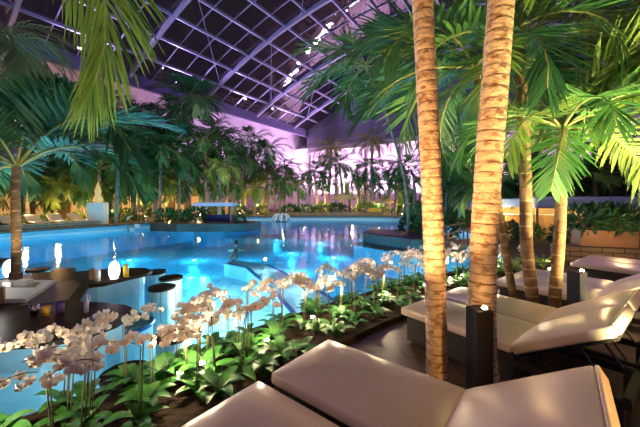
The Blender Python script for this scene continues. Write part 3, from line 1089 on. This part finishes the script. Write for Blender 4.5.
rnd = random.Random(42)
oi = 0
specs = []
u = 1.75
while u < 8.3:
    y = bed_pt(u, .5).y
    for v in (.34, .66, .9):
        if rnd.random() < .12:
            continue
        specs.append((u + rnd.uniform(-.1, .1), v + rnd.uniform(-.1, .08)))
    u += .26 if u > 3.2 else .17
specs.sort()
for k, (u, v) in enumerate(specs):
    p = bed_pt(u, min(.95, v))
    az = R(rnd.choice((45, 225, 20, 250, 60, 200))) + rnd.uniform(-.4, .4)
    orchid((p.x, p.y, .085), rnd.uniform(.50, .68), az, rnd.randint(9, 13), k,
           'white orchid on a stake, %s along the pool bed counting from the bottom corner' % nth(k), 'orchids along the pool edge')


def leafy(loc, s, seed, label):
    rr = random.Random(seed)
    root = empty('leafy_plant', loc, rr.uniform(0, 6), label=label, cat='plant', group='leafy plants in the orchid bed')
    for k in range(9):
        inst('leaf', rr.choice(LLEAF), root, (rr.uniform(-.03, .03), rr.uniform(-.03, .03), 0), (0, 0, k * .7 + rr.uniform(-.2, .2)), s * rr.uniform(.75, 1.15))


lp = []
u = 1.7
while u < 8.6:
    for v in (.12, .45, .8):
        if rnd.random() < .68:
            lp.append((u + rnd.uniform(-.15, .15), v + rnd.uniform(-.08, .08)))
    u += .33
lp.sort()
for k, (u, v) in enumerate(lp):
    p = bed_pt(u, v)
    leafy((p.x, p.y, .085), rnd.uniform(.75, 1.1), k, 'broad-leaved green plant among orchids, %s from the bottom corner of the bed' % nth(k))

# agave-like spiky plants behind the palm clump
SPIKE = []
for q in range(3):
    SPIKE.append(strap_leaf(.55, .05, (80, 72, 62)[q], M['leaf_lit_yellow'], q))
for k, (x, y) in enumerate(((3.55, 6.15), (4.15, 6.35), (4.65, 6.7), (5.1, 6.9), (4.4, 7.0))):
    root = empty('spiky_plant', (x, y, .085), label='%s upright spiky yellow-green plant behind the palm clump, from the orchid side' % nth(k), cat='plant', group='spiky plants')
    for j in range(13):
        inst('leaf', SPIKE[j % 3], root, (0, 0, 0), (0, 0, j * 2.4), random.uniform(.8, 1.2))


# garden spotlights in the bed
def garden_spot(x, y, z, label, group, energy=6, col=(1, .78, .48), big=1.0):
    e = empty('garden_spotlight', (x, y, z), random.uniform(0, 6), label=label, cat='garden light', group=group)
    MB().tube([(0, 0, 0), (0, 0, .07 * big)], .006 * big, 6).build('spike', M['black_metal'], e)
    MB().lathe([(.016 * big, .07 * big), (.026 * big, .085 * big), (.028 * big, .105 * big)], 12).build('housing', M['black_metal'], e, True)
    MB().lathe([(.025 * big, .105 * big), (.018 * big, .12 * big), (.006 * big, .126 * big)], 12).build('lens', M['lens_white'], e, True)
    if energy:
        add_point((x, y, z + .34 * big), energy, col, .03)


def add_point(loc, e, col, r=.05):
    l = bpy.data.lights.new('lamp_light', 'POINT')
    l.energy, l.color, l.shadow_soft_size = e, col, r
    o = bpy.data.objects.new('lamp_light', l)
    C.objects.link(o)
    o.location = loc
    return o


def add_spot(loc, target, e, col, size=60, blend=.6, r=.08):
    l = bpy.data.lights.new('spot_light', 'SPOT')
    l.energy, l.color, l.shadow_soft_size = e, col, r
    l.spot_size, l.spot_blend = R(size), blend
    o = bpy.data.objects.new('spot_light', l)
    C.objects.link(o)
    o.location = loc
    o.rotation_euler = (Vector(target) - Vector(loc)).to_track_quat('-Z', 'Y').to_euler()
    return o


def add_area(loc, target, e, col, sx, sy):
    l = bpy.data.lights.new('wash_light', 'AREA')
    l.energy, l.color, l.shape, l.size, l.size_y = e, col, 'RECTANGLE', sx, sy
    o = bpy.data.objects.new('wash_light', l)
    C.objects.link(o)
    o.location = loc
    o.rotation_euler = (Vector(target) - Vector(loc)).to_track_quat('-Z', 'Y').to_euler()
    return o


for k, (x, y) in enumerate(((-2.05, 1.85), (-1.19, 2.56), (-1.06, 2.72), (-.56, 3.17), (-.09, 3.78), (.29, 4.1), (1.05, 4.75), (1.81, 5.2), (2.44, 5.66), (2.78, 5.9), (3.9, 6.6), (4.9, 6.45))):
    garden_spot(x, y, .085, '%s glowing spotlight in the orchid bed from the bottom corner' % nth(k), 'spotlights in the orchid bed', 15)

# ------------------------------------------------------------------ swim-up bar island
ISL = [(-6.5, 6.15), (-6.24, 6.75), (-5.44, 6.85), (-4.66, 7.22), (-4.15, 7.18), (-3.84, 6.92), (-3.80, 6.65), (-4.0, 6.28), (-4.19, 5.86), (-4.40, 5.74),
       (-3.83, 4.81), (-3.40, 4.76), (-3.0, 4.66), (-2.74, 4.48), (-2.66, 4.25), (-2.66, 3.95), (-2.79, 3.66), (-3.1, 3.42), (-3.9, 3.32), (-6.0, 3.6), (-9.0, 4.6), (-10.2, 6.5), (-10, 8.3), (-8.6, 8.4), (-7.6, 7.0)]
isl = tag(MB().prism(ISL, -.02, .05).build('bar_island', M['counter'], bevel=.01), 'dark polished C-shaped pool bar island with an open end, left side of pool', 'bar counter')
inner = [(p_[0] + (-6.2 - p_[0]) * .06, p_[1] + (5.6 - p_[1]) * .06) for p_ in ISL]
MB().prism(inner, PZ, -.02).build('side', M['island_tile'], isl)
# recessed brown bartender floor shows as a matt brown field
MB().prism([(-4.55, 4.55), (-4.05, 4.85), (-4.6, 5.8), (-5.0, 6.1), (-5.0, 5.75)], .05, .056).build('work_top', M['counter_side'], isl)
# bar station
st = empty('bar_station', (-5.2, 5.2, .0515), label='white bar station with a brown front panel on the island', cat='bar station')
MB().prism([(-1.3, .62), (.12, .62), (.62, -.5), (-.75, -.5)], 0, .07).build('body', M['white'], st, bevel=.01)
MB().prism([(-.95, .42), (.0, .42), (.2, .1), (-.8, .1)], .07, .078).build('sink', M['steel'], st)
MB().box((.16, -.50, .13), (.26, .03, .27)).build('panel', M['wood'], st)
MB().box((-.2, .30, .115), (.22, .16, .08)).build('tray', M['white'], st)
for k, (x, y, h, m_, lab) in enumerate(((-4.02, 4.25, .13, 'steel', 'steel tumbler on the near arm of the bar island'),
                                        (-3.83, 4.22, .12, 'yellow', 'amber tumbler next to the steel one on the bar island'),
                                        (-3.72, 4.32, .14, 'purple_panel', 'purple cup beside the amber tumbler on the bar island'))):
    o = MB().lathe([(.045, 0), (.055, h), (.05, h), (.042, .01)], 14, (0, 0, 0)).build('tumbler', M[m_], smooth=True)
    o.location = (x, y, .05)
    tag(o, lab, 'cup')
o = MB().lathe([(.025, 0), (.008, .01), (.008, .06), (.035, .10), (.03, .16)], 12).build('wine_glass', M['foam'], smooth=True)
o.location = (-5.75, 5.98, .05)
tag(o, 'small pale stemmed glass behind the white bar station', 'glass')
# globe lamps on the counter


def globe(x, y, s, label):
    e = empty('globe_lamp', (x, y, .0515), label=label, cat='lamp')
    MB().lathe([(.10 * s, 0), (.11 * s, .02)], 18).build('base', M['white'], e)
    MB().lathe([(.09 * s, .02), (.135 * s, .09), (.15 * s, .17), (.14 * s, .26), (.10 * s, .33), (.04 * s, .365), (.005, .37)], 20).build('shade', M['globe'], e, True)


globe(-4.17, 6.12, .66, 'white glowing egg lamp standing on the tip of the bar island')
globe(-6.45, 6.3, .85, 'white glowing egg lamp at the photo edge beside the island palm')
o = MB().lathe([(.05, 0), (.055, .22), (.04, .26)], 14).build('jar', M['yellow'], smooth=True)
o.location = (-4.06, 6.32, .05)
tag(o, 'yellow upright jar behind the glowing egg lamp', 'jar')
o = MB().lathe([(.05, 0), (.05, .2), (.04, .22)], 12).build('candle_holder', M['white'], smooth=True)
o.location = (-4.42, 6.0, .05)
tag(o, 'white cylindrical candle holder next to the glowing egg lamp', 'candle holder')
o = MB().box((0, 0, .11), (.09, .09, .22), .4).build('napkin_box', M['wood'])
o.location = (-4.60, 6.1, .0515)
tag(o, 'copper-brown box beside the white candle holder', 'box')
o = MB().tube([(0, 0, 0), (.03, .03, .25)], .012, 6).build('drink_bottle', M['lilac_cloth'])
MB().lathe([(.03, .0), (.03, .14), (.012, .2), (.012, .26)], 10).build('glass_body', M['lilac_cloth'], o, True)
o.location = (-3.35, 4.33, .05)
tag(o, 'slim pink-lilac bottle on the near arm of the bar island', 'bottle')

# stools in the water
STO = [(-3.36, 6.42, 'first out from the island tip'), (-3.56, 7.22, 'second out from the island tip'), (-4.26, 7.8, 'behind the island tip'),
       (-7.5, 8.05, 'beyond the island palm, the one next to it'), (-6.75, 7.95, 'beyond the island, between palm and egg lamp'), (-2.2, 4.55, 'below the near arm, behind the orchids'), (-2.28, 3.55, 'lowest one, hidden by orchid stems')]
for (x, y, lab) in STO:
    e = empty('pool_stool', (x, y, -1.3), label='tiled pool stool with dark top, ' + lab, cat='stool', group='stools in the pool')
    zt = 1.07 if y > 5 else .89
    MB().lathe([(.24, 0), (.24, zt)], 24).build('body', M['stool_side'], e)
    MB().lathe([(.26, zt), (.27, zt + .02), (.27, zt + .05), (.25, zt + .06)], 24).build('seat', M['counter'], e)
# curved bench under water inside the bar notch, navy rim
bench = [(-3.72 + .66 * math.cos(R(a)), 5.42 + .55 * math.sin(R(a))) for a in range(-110, 111, 10)]
bi = [(-3.72 + .42 * math.cos(R(a)), 5.42 + .33 * math.sin(R(a))) for a in range(110, -111, -10)]
o = tag(MB().prism(bench + bi, -1.3, -.6).build('underwater_bench', M['tile_wall']), 'curved tiled underwater bench in the open end of the bar island', 'bench')
rim = MB().tube([(p_[0], p_[1], -.59) for p_ in bench], .035, 6)
rim.build('rim', M['tile_navy'], o)

# ------------------------------------------------------------------ islets
LI = [(-11.6, 20.6), (-9.5, 20.0), (-4.9, 20.1), (-4.2, 21.5), (-4.9, 22.6), (-8.5, 23.2), (-11.4, 22.4)]
tag(MB().prism(LI, -.45, .10).build('planted_islet', M['counter_side'], bevel=.02), 'long dark-walled planted island in front of the far shore', 'island')
MB().prism([(-8.2 + (x + 7.9) * .3, 22.5 + (y - 21.5) * .3) for x, y in LI], PZ, -.45).build('footing', M['tile_wall'], bpy.data.objects['planted_islet'])
RI = [(2.15, 15.2), (3.85, 12.7), (5.6, 12.3), (6.4, 14.2), (5.4, 16.6), (3.0, 17.0)]
o = tag(MB().prism(RI, -.45, .02).build('dark_islet', M['counter_side'], bevel=.02), 'low dark wedge-shaped islet reaching into the pool', 'island')
ri2 = [(4.3 + (x - 4.3) * .86, 14.6 + (y - 14.6) * .86) for x, y in RI]
MB().prism(ri2, .02, .035).build('top_panel', M['purple_panel'], o)
rl = [(4.3 + (x - 4.3) * 1.2, 14.6 + (y - 14.6) * 1.2) for x, y in RI]
MB().prism(rl, PZ, -.62).build('step', M['tile_wall'], o)
for k, (x, y, v, s) in enumerate(((-10.9, 21.5, 0, .9), (-9.9, 21.4, 1, .9), (-8.9, 21.5, 0, 1.0), (-5.6, 21.2, 0, .5))):
    shrub((x, y, .09), v, s, '%s shrub on the planted island from the shore steps end' % nth(k), 'island shrubs')
for k, (x, y) in enumerate(((4.6, 15.3), (5.4, 15.6), (5.5, 13.5), (4.9, 14.1))):
    shrub((x, y, .03), k % 2, .75, '%s leafy shrub on the low dark islet' % nth(k), 'islet shrubs')
# pavilion
pv = empty('pavilion', (-7.4, 21.6, .10), label='small open pavilion with a flat lilac roof on the planted island', cat='pavilion')
MB().box((0, 0, 1.25), (2.7, 1.5, .25)).build('roof', M['lilac_cloth'], pv, bevel=.03)
for sx in (-1.2, 1.2):
    for sy in (-.6, .6):
        MB().box((sx, sy, .57), (.08, .08, 1.14)).build('post', M['wood'], pv)
MB().box((0, .5, .25), (2.3, .3, .5)).build('bench', M['purple_panel'], pv)

# ------------------------------------------------------------------ far shore things
wb = empty('display_block', (bx(98, 19.8), 19.8, 0), R(10), label='tall white block glowing on the far left shore', cat='display block')
MB().box((0, 0, .75), (.95, .7, 1.5)).build('block', M['white'], wb, bevel=.02)
MB().box((0, 0, .04), (1.1, .85, .08)).build('plinth', M['kerb'], wb)
o = MB().lathe([(.22, 0), (.30, .15), (.16, .5), (.20, .75), (.06, 1.2), (.02, 1.35)], 14).build('vase', M['glow_amber'], smooth=True)
o.location = (bx(98, 19.8), 19.8, 1.5)
tag(o, 'amber lit tapering vase on top of the white block', 'vase')

proto2 = None
SO, ST, SN = Vector((-14.9, 17.0)), Vector((.509, .861)), Vector((-.861, .509))
for k in range(5):
    o = copy_tree(proto)
    q = SO + ST * (-2.7 + 1.05 * k) + SN * 1.0
    place(o, (q.x, q.y, 0), 149.4, '%s pale lounger on the far left shore, counting from the island palm' % nth(k))
    o['group'] = 'sun loungers on the far shore'
for k, (x, Y) in enumerate(((219, 35.6), (229, 35.0), (262, 36.6), (310, 36.5), (366, 36.2))):
    o = copy_tree(proto)
    place(o, (bx(x, Y), Y - .9, 0), 92, '%s lounger behind the far pool edge, counting from the lilac pavilion' % nth(k))
    o['group'] = 'sun loungers on the far shore'

# steps with handrails at the shore
sp = empty('pool_steps', (bx(141, 21.6), 21.3, 0), R(-40), label='small pool steps with two handrails between white block and planted island', cat='steps')
for k in range(3):
    MB().box((0, -.35 - .3 * k, -.1 - .22 * k), (1.5, .3, .2)).build('step', M['white'], sp)
for sx in (-.7, .7):
    MB().tube([(sx, .2, 0), (sx, .2, .9), (sx, -.9, .5), (sx, -.9, -.3)], .025, 6).build('handrail', M['steel'], sp)


def parasol(x, Y, z, r, label, m='thatch'):
    e = empty('parasol', (bx(x, Y), Y, 0), label=label, cat='parasol')
    MB().tube([(0, 0, 0), (0, 0, z)], .05, 8).build('pole', M['wood'], e)
    MB().lathe([(r, z - .75), (r * .95, z - .6), (r * .6, z - .22), (.08, z)], 18).build('canopy', M[m], e, True)


parasol(344, 32.2, 2.4, 1.3, 'wide thatched parasol on the far bank')
parasol(385, 32.6, 2.1, 1.0, 'smaller thatched parasol by the yellow planter box')
yb = empty('planter_box', (bx(375, 31.6), 31.7, 0), label='yellow planter box at the far pool edge', cat='planter')
MB().box((0, 0, .4), (1.3, .6, .8)).build('box', M['yellow'], yb, bevel=.02)
MB().box((0, 0, .79), (1.2, .5, .06)).build('soil', M['soil'], yb)
# fountain in the far water
ft = empty('fountain', (bx(281, 28.6), 28.6, WZ - .1), label='white foaming fountain jets at the far end of the pool', cat='fountain')
MB().lathe([(.7, 0), (.6, .12), (.3, .16)], 18).build('nozzle_base', M['steel'], ft)
for k in range(9):
    a = k * 2 * PI / 9
    pts = [(math.cos(a) * .9 * u_, math.sin(a) * .9 * u_, .15 + 2.6 * u_ * (1 - u_)) for u_ in [q / 8 for q in range(9)]]
    MB().tube(pts, [.03 + .05 * q / 8 for q in range(9)], 6).build('jet', M['foam'], ft, True)
# low hedge walls with path lights round the shore
hw = MB().box((0, 0, .2), (12, .4, .4)).build('seat_wall', M['stone'])
hw.location = (.5, 31.0, 0)
tag(hw, 'long low lit stone seat wall along the far pool edge', 'wall')
hw = MB().box((0, 0, .18), (4.6, .4, .36), R(59)).build('planter_wall', M['stone'])
hw.location = (-15.22, 17.2, 0)
tag(hw, 'low planted stone wall in front of the shore loungers', 'wall')
# amber-lit terrace building behind the left trees
pb_ = COR - AX * 27 - UX * 1.5
tb = empty('terrace_building', (pb_.x, pb_.y, 0), angA, label='low amber-lit terrace building with a balcony among the trees', cat='building')
MB().box((0, 0, 1.4), (10, 2.0, 2.8)).build('wall', M['wall_warm'], tb)
MB().box((0, -1.3, 2.85), (10.4, 1.0, .16)).build('balcony_slab', M['white'], tb)
for k in range(5):
    MB().box((-4 + k * 2, -1.02, 1.1), (1.2, .06, 2.0)).build('window', M['glow_amber'], tb)
for k in range(6):
    MB().box((-5 + k * 2, -1.7, 1.4), (.14, .14, 2.8)).build('post', M['wood'], tb)
MB().box((0, -1.75, 3.35), (10.4, .05, .06)).build('handrail', M['wood'], tb)
pb_ = COR - AX * 38 - UX * 1.5
tb2 = empty('terrace_building', (pb_.x, pb_.y, 0), angA, label='amber-lit low building wall behind the shore loungers', cat='building')
MB().box((0, 0, 1.5), (9, 1.6, 3.0)).build('wall', M['wall_warm'], tb2)
MB().box((0, -.2, 3.05), (9.6, 2.4, .16)).build('roof', M['wood'], tb2)
for k in range(4):
    MB().box((-3.3 + k * 2.2, -.83, 1.2), (1.3, .06, 2.0)).build('window', M['glow_amber'], tb2)

# bar on the right bank
br = empty('poolside_bar', (12.0, 15.7, 0), R(-10), label='open poolside bar with blue canopy and yellow-lit counter behind the palms', cat='bar')
MB().box((0, 0, 1.52), (7.5, 1.8, .42)).build('canopy', M['blue_panel'], br, bevel=.03)
MB().box((.8, -.3, .45), (6.4, .6, .9)).build('counter', M['wood'], br, bevel=.02)
MB().box((.8, -.3, .93), (6.6, .75, .06)).build('counter_top', M['white'], br)
MB().box((0, .8, .75), (7.2, .08, 1.3)).build('back_panel', M['glow_amber'], br)
for k in range(5):
    MB().box((-3.4 + 1.7 * k, -.75, .66), (.12, .12, 1.32)).build('post', M['wood'], br)
cn = empty('awning', (bx(582, 13), 13.0, 0), R(-25), label='pale lilac awning on posts behind the brown planter box', cat='awning')
MB().box((0, 0, 1.55), (3.6, 1.4, .5)).build('cloth', M['lilac_cloth'], cn, bevel=.1)
for sx in (-1.6, 1.6):
    MB().box((sx, 0, .65), (.1, .1, 1.3)).build('post', M['wood'], cn)
# bridge handrail between the thick trunks
bg = empty('footbridge', (bx(456, 11), 11.0, 0), R(38), label='small wooden footbridge rail at the pool bank between the thick trunks', cat='footbridge')
MB().box((0, 0, .05), (3.2, .9, .1)).build('walkway', M['wood'], bg)
for sy in (-.42, .42):
    MB().tube([(-1.5, sy, .55), (1.5, sy, .75)], .03, 6).build('handrail', M['wood'], bg)
    for sx in (-1.4, 0, 1.4):
        MB().tube([(sx, sy, .1), (sx, sy, .65)], .022, 6).build('rail_post', M['black_metal'], bg)
# brown planter box with its shrub, stone wall
pb = empty('planter_box', (7.75, 8.25, .405), R(-18), label='long brown planter box on the stone wall behind the loungers', cat='planter')
MB().box((0, 0, .22), (1.25, .5, .44)).build('box', M['planter'], pb, bevel=.015)
MB().box((0, 0, .43), (1.15, .42, .03)).build('soil', M['soil'], pb)
MB().box((0, 0, .20), (3.6, .6, .40), R(-18)).build('planter_wall', M['stone'])
o = bpy.data.objects['planter_wall.001'] if 'planter_wall.001' in bpy.data.objects else bpy.data.objects['planter_wall']
o.location = (8.4, 8.05, 0)
tag(o, 'low rough stone wall carrying the brown planter box', 'wall')
for k, dx in enumerate((-.38, .05, .45)):
    shrub((7.75 + dx * .95, 8.25 - dx * .31, .83), 0, .58, '%s dark bushy shrub in the brown planter box' % ['leading', 'middle', 'last'][k], 'planter shrubs', 1.2)

# swimmer
sk = bpy.data.meshes.new('body')
sw = empty('person', (bx(236, 13.2), 13.2, WZ), R(10), label='person with dark hair swimming, only the head above the water', cat='person')
vv = [(0, 0, -.03), (0, -.02, -.14), (0, -.25, -.22), (0, -.55, -.28), (.19, -.06, -.18), (-.19, -.06, -.18), (.33, .14, -.22), (-.33, .14, -.22),
      (.24, .38, -.2), (-.24, .38, -.2), (.1, -.75, -.3), (-.1, -.75, -.3), (.13, -1.15, -.36), (-.13, -1.15, -.36)]
ee = [(3, 2), (2, 1), (1, 0), (1, 4), (1, 5), (4, 6), (5, 7), (6, 8), (7, 9), (3, 10), (3, 11), (10, 12), (11, 13)]
sk.from_pydata(vv, ee, [])
sk.materials.append(M['skin'])
bo = bpy.data.objects.new('body', sk)
C.objects.link(bo)
bo.parent = sw
md = bo.modifiers.new('skin', 'SKIN')
rr_ = [.055, .10, .13, .12, .06, .06, .045, .045, .035, .035, .08, .08, .05, .05]
for i, v in enumerate(sk.skin_vertices[0].data):
    v.radius = (rr_[i], rr_[i])
    v.use_root = i == 3
bo.modifiers.new('sub', 'SUBSURF').levels = 1
hd = MB().lathe([(.03, -.02), (.06, .02), (.075, .08), (.082, .14), (.07, .20), (.03, .235)], 14).build('head', M['skin'], sw, True)
MB().lathe([(.018, 0), (.008, .03)], 6, (0, .085, .09)).build('nose', M['skin'], hd, True)
ha = MB().lathe([(.088, .07), (.094, .13), (.085, .2), (.05, .24), (.01, .255)], 14).build('hair', M['hair'], sw, True)
ha.location = (0, -.016, 0)

# ------------------------------------------------------------------ lights
# underwater lamps: fixture on the pool floor + its light
PLAMP = [(-4.7, 12.2), (-5.6, 13.0), (-7.4, 11.4), (-8.9, 13.8), (-4.2, 16.5), (-7.0, 16.8), (-10.6, 16.8), (-12.6, 11.5), (-9.2, 9.6), (-5.6, 10.0), (-1.0, 14.0), (.8, 17.5), (-1.8, 19.0), (3.2, 10.2), (1.4, 9.2), (4.8, 20), (0, 23.5), (-3.6, 25.2), (4.5, 25.5), (7.2, 22.8), (-8.6, 25.2), (-15, 8), (-15.2, 13)]
for k, (x, y) in enumerate(PLAMP):
    e = empty('pool_lamp', (x, y, PZ), label='%s white underwater lamp in the pool floor, ordered from the swimmer outward' % nth(k), cat='pool lamp', group='underwater lamps')
    MB().lathe([(.20, 0), (.20, .03), (.17, .04)], 14).build('rim', M['steel'], e)
    MB().lathe([(.15, .04), (.13, .06), (.05, .07)], 14).build('lens', M['lens_pool'], e, True)
    add_point((x, y, PZ + .75), 165 if x > -4.5 and y > 13 else 190, (.14, .66, 1.0), .12)
for (x, y) in ((-1.6, 4.6), (-2.4, 8.8), (-5.2, 9.0), (-2.6, 2.6), (-5.6, 1.4), (-2.9, 6.6), (-4.6, 7.9), (-2.3, 6.9), (-1.6, 7.4), (-3.2, 9.8), (-.1, 5.2), (1.2, 6.4), (3.4, 8.0)  ):  # added fill lights just under the surface, no lamp fixtures
    add_point((x, y, -.45), 52, (.80, .96, 1.0), .12)

for (x, y) in ((-1.9, 10.5), (-.5, 8.2)):  # two more fills added to brighten the ledge top
    add_point((x, y, -.40), 20, (.80, .96, 1.0), .12)
# warm and violet washes
VIO = (.62, .25, 1.0)
PINK = (.92, .60, 1.0)
AMB = (1.0, .60, .25)
for k in range(9):                      # gallery uplights along the far wall
    p = COR + UX * (2.5 + k * 5.4) + AX * 1.3
    add_area((p.x, p.y, 3.2), (p.x + AX.x * 1.4, p.y + AX.y * 1.4, 8), 2200 if k < 4 else 420, PINK, 3.5, .5)
for k in range(10):                     # wall washers under the left eave
    p = COR - AX * (3 + k * 7) - UX * .4
    q = COR - AX * (3 + k * 7) - UX * 3.0
    add_spot((p.x, p.y, 7.0), (q.x, q.y, 12.5), 1700 if k < 4 else 800, (.78, .56, 1.0) if k < 4 else (1, .55, .45), 130, .8, .15)
for k in range(9):                      # violet uplights on the roof steel from the eaves
    s = 8.76 * (k + 1) - .2
    p = COR - AX * s + UX * .7
    q = COR - AX * (s + .3) + UX * 18
    add_spot((p.x, p.y, EZ - .4), (q.x, q.y, EZ + 5), 4200, (.60, .44, 1.0), 120, .7, .08)
# amber garden lights among the far trees
for k, (x, Y, e_) in enumerate(((30, 18.6, 90), (62, 20.5, 110), (92, 22.5, 130), (118, 22, 70), (145, 27, 190), (172, 28, 150), (200, 29.5, 130), (218, 28.5, 80), (240, 33, 120), (258, 33.5, 120), (284, 33.8, 100),
                                 (305, 34.2, 100), (328, 34.5, 140), (352, 34, 120), (378, 32.8, 110), (402, 31.4, 70), (452, 16.4, 50), (500, 15.5, 50), (604, 12.5, 40))):
    garden_spot(bx(x, Y), Y, 0, '%s amber ground lamp among the far palms, from the island palm around' % nth(k), 'amber lamps on the banks', 0, big=1.6)
    add_point((bx(x, Y), Y - .3, 1.1), e_ * (1.7 if k < 6 else 2.3), AMB, .1)
# bollard lights, plus unseen lights added for trunks, fronds, cushions and the bar
add_spot((.35, 1.75, .45), (.93, 2.62, 2.5), 620, (1, .60, .26), 75)
add_spot((.95, 1.55, .5), (1.48, 2.6, 2.4), 620, (1, .60, .26), 75)
add_point((1.24, 2.30, .93), 2.0, AMB, .03)
add_point((3.03, 3.48, .93), 6.0, AMB, .03)
add_spot((3.36, 3.40, .3), (2.9, 3.9, 3.2), 170, (1, .80, .40), 100)
add_spot((3.6, 2.9, .3), (3.6, 3.85, 3.2), 900, (1, .82, .40), 110)
add_spot((2.3, .3, .95), (1.25, 1.3, .72), 190, (1, .54, .13), 45, .5, .1)
add_point((3.9, 2.3, .7), 14, (1, .58, .15), .12)
add_spot((-2.4, 2.2, .3), (-2.75, 3.7, 3.8), 700, (1, .85, .35), 70)
add_spot((2.2, 1.5, .3), (3.0, 3.7, 3.7), 1000, (1, .85, .42), 75)
add_spot((4.4, 2.6, .3), (4.3, 4.0, 3.4), 1300, (1, .85, .42), 110)
add_point((7.2, 7.2, 1.1), 40, AMB, .1)
add_point((9.3, 14.4, 1.2), 60, (1, .70, .25), .1)
add_point((11.6, 14.2, 1.2), 60, (1, .70, .25), .1)
add_spot((-7.0, 5.2, .3), (-8.2, 7.8, 5.5), 500, (1, .75, .35), 70)
add_spot((-5.6, 5.4, .2), (-6.1, 6.2, 2.2), 110, (1, .85, .5), 90)
add_spot((10, 8, 13), (2.2, 3.2, 0), 1800, (.62, .28, 1.0), 45, .8, .4)
add_point((-5.3, 5.0, .6), 5, (1, .95, .85), .06)
# unseen floods added at roof height to brighten loungers, trees and island
add_spot((6, 16, 15), (3.2, 4.2, 0), 1900, (.72, .40, 1.0), 45, .8, .6)
add_spot((-4, -6, 14), (.5, 2.0, 0), 1350, (1.0, .63, .33), 55, .8, .8)
add_spot((-2, 12, 15), (-14, 21, 2), 6000, (.9, 1.0, .75), 60, .8, .5)
add_spot((0, 14, 16), (-4, 34, 3), 12000, (1.0, .92, .70), 75, .8, .5)
add_spot((4, 12, 15), (8, 20, 3), 5000, (.9, 1.0, .7), 70, .8, .5)
add_spot((-1, -2, 12), (-6, 6, 2), 600, (.8, 1.0, .85), 60, .8, .5)

w = bpy.data.worlds.new('dusk')
bpy.context.scene.world = w
w.use_nodes = True
bgn = w.node_tree.nodes['Background']
bgn.inputs['Color'].default_value = (.30, .20, .42, 1)
bgn.inputs['Strength'].default_value = .09

# ------------------------------------------------------------------ camera and view
cam = bpy.data.cameras.new('camera')
co = bpy.data.objects.new('camera', cam)
C.objects.link(co)
co.location = (0, 0, CZ)
co.rotation_euler = (R(90), 0, 0)
cam.sensor_width = 36
cam.lens = F / 640 * 36
cam.shift_y = -(213.5 - HY) / 640
cam.clip_start, cam.clip_end = .05, 300
sc = bpy.context.scene
sc.camera = co
sc.view_settings.view_transform = 'Standard'
sc.view_settings.look = 'None'
sc.view_settings.gamma = 1
sc.view_settings.exposure = 0.0
sc.cycles.use_denoising = True
sc.cycles.max_bounces = 6
sc.cycles.transparent_max_bounces = 12
sc.cycles.caustics_reflective = False
sc.cycles.caustics_refractive = False
sc.cycles.sample_clamp_indirect = 4
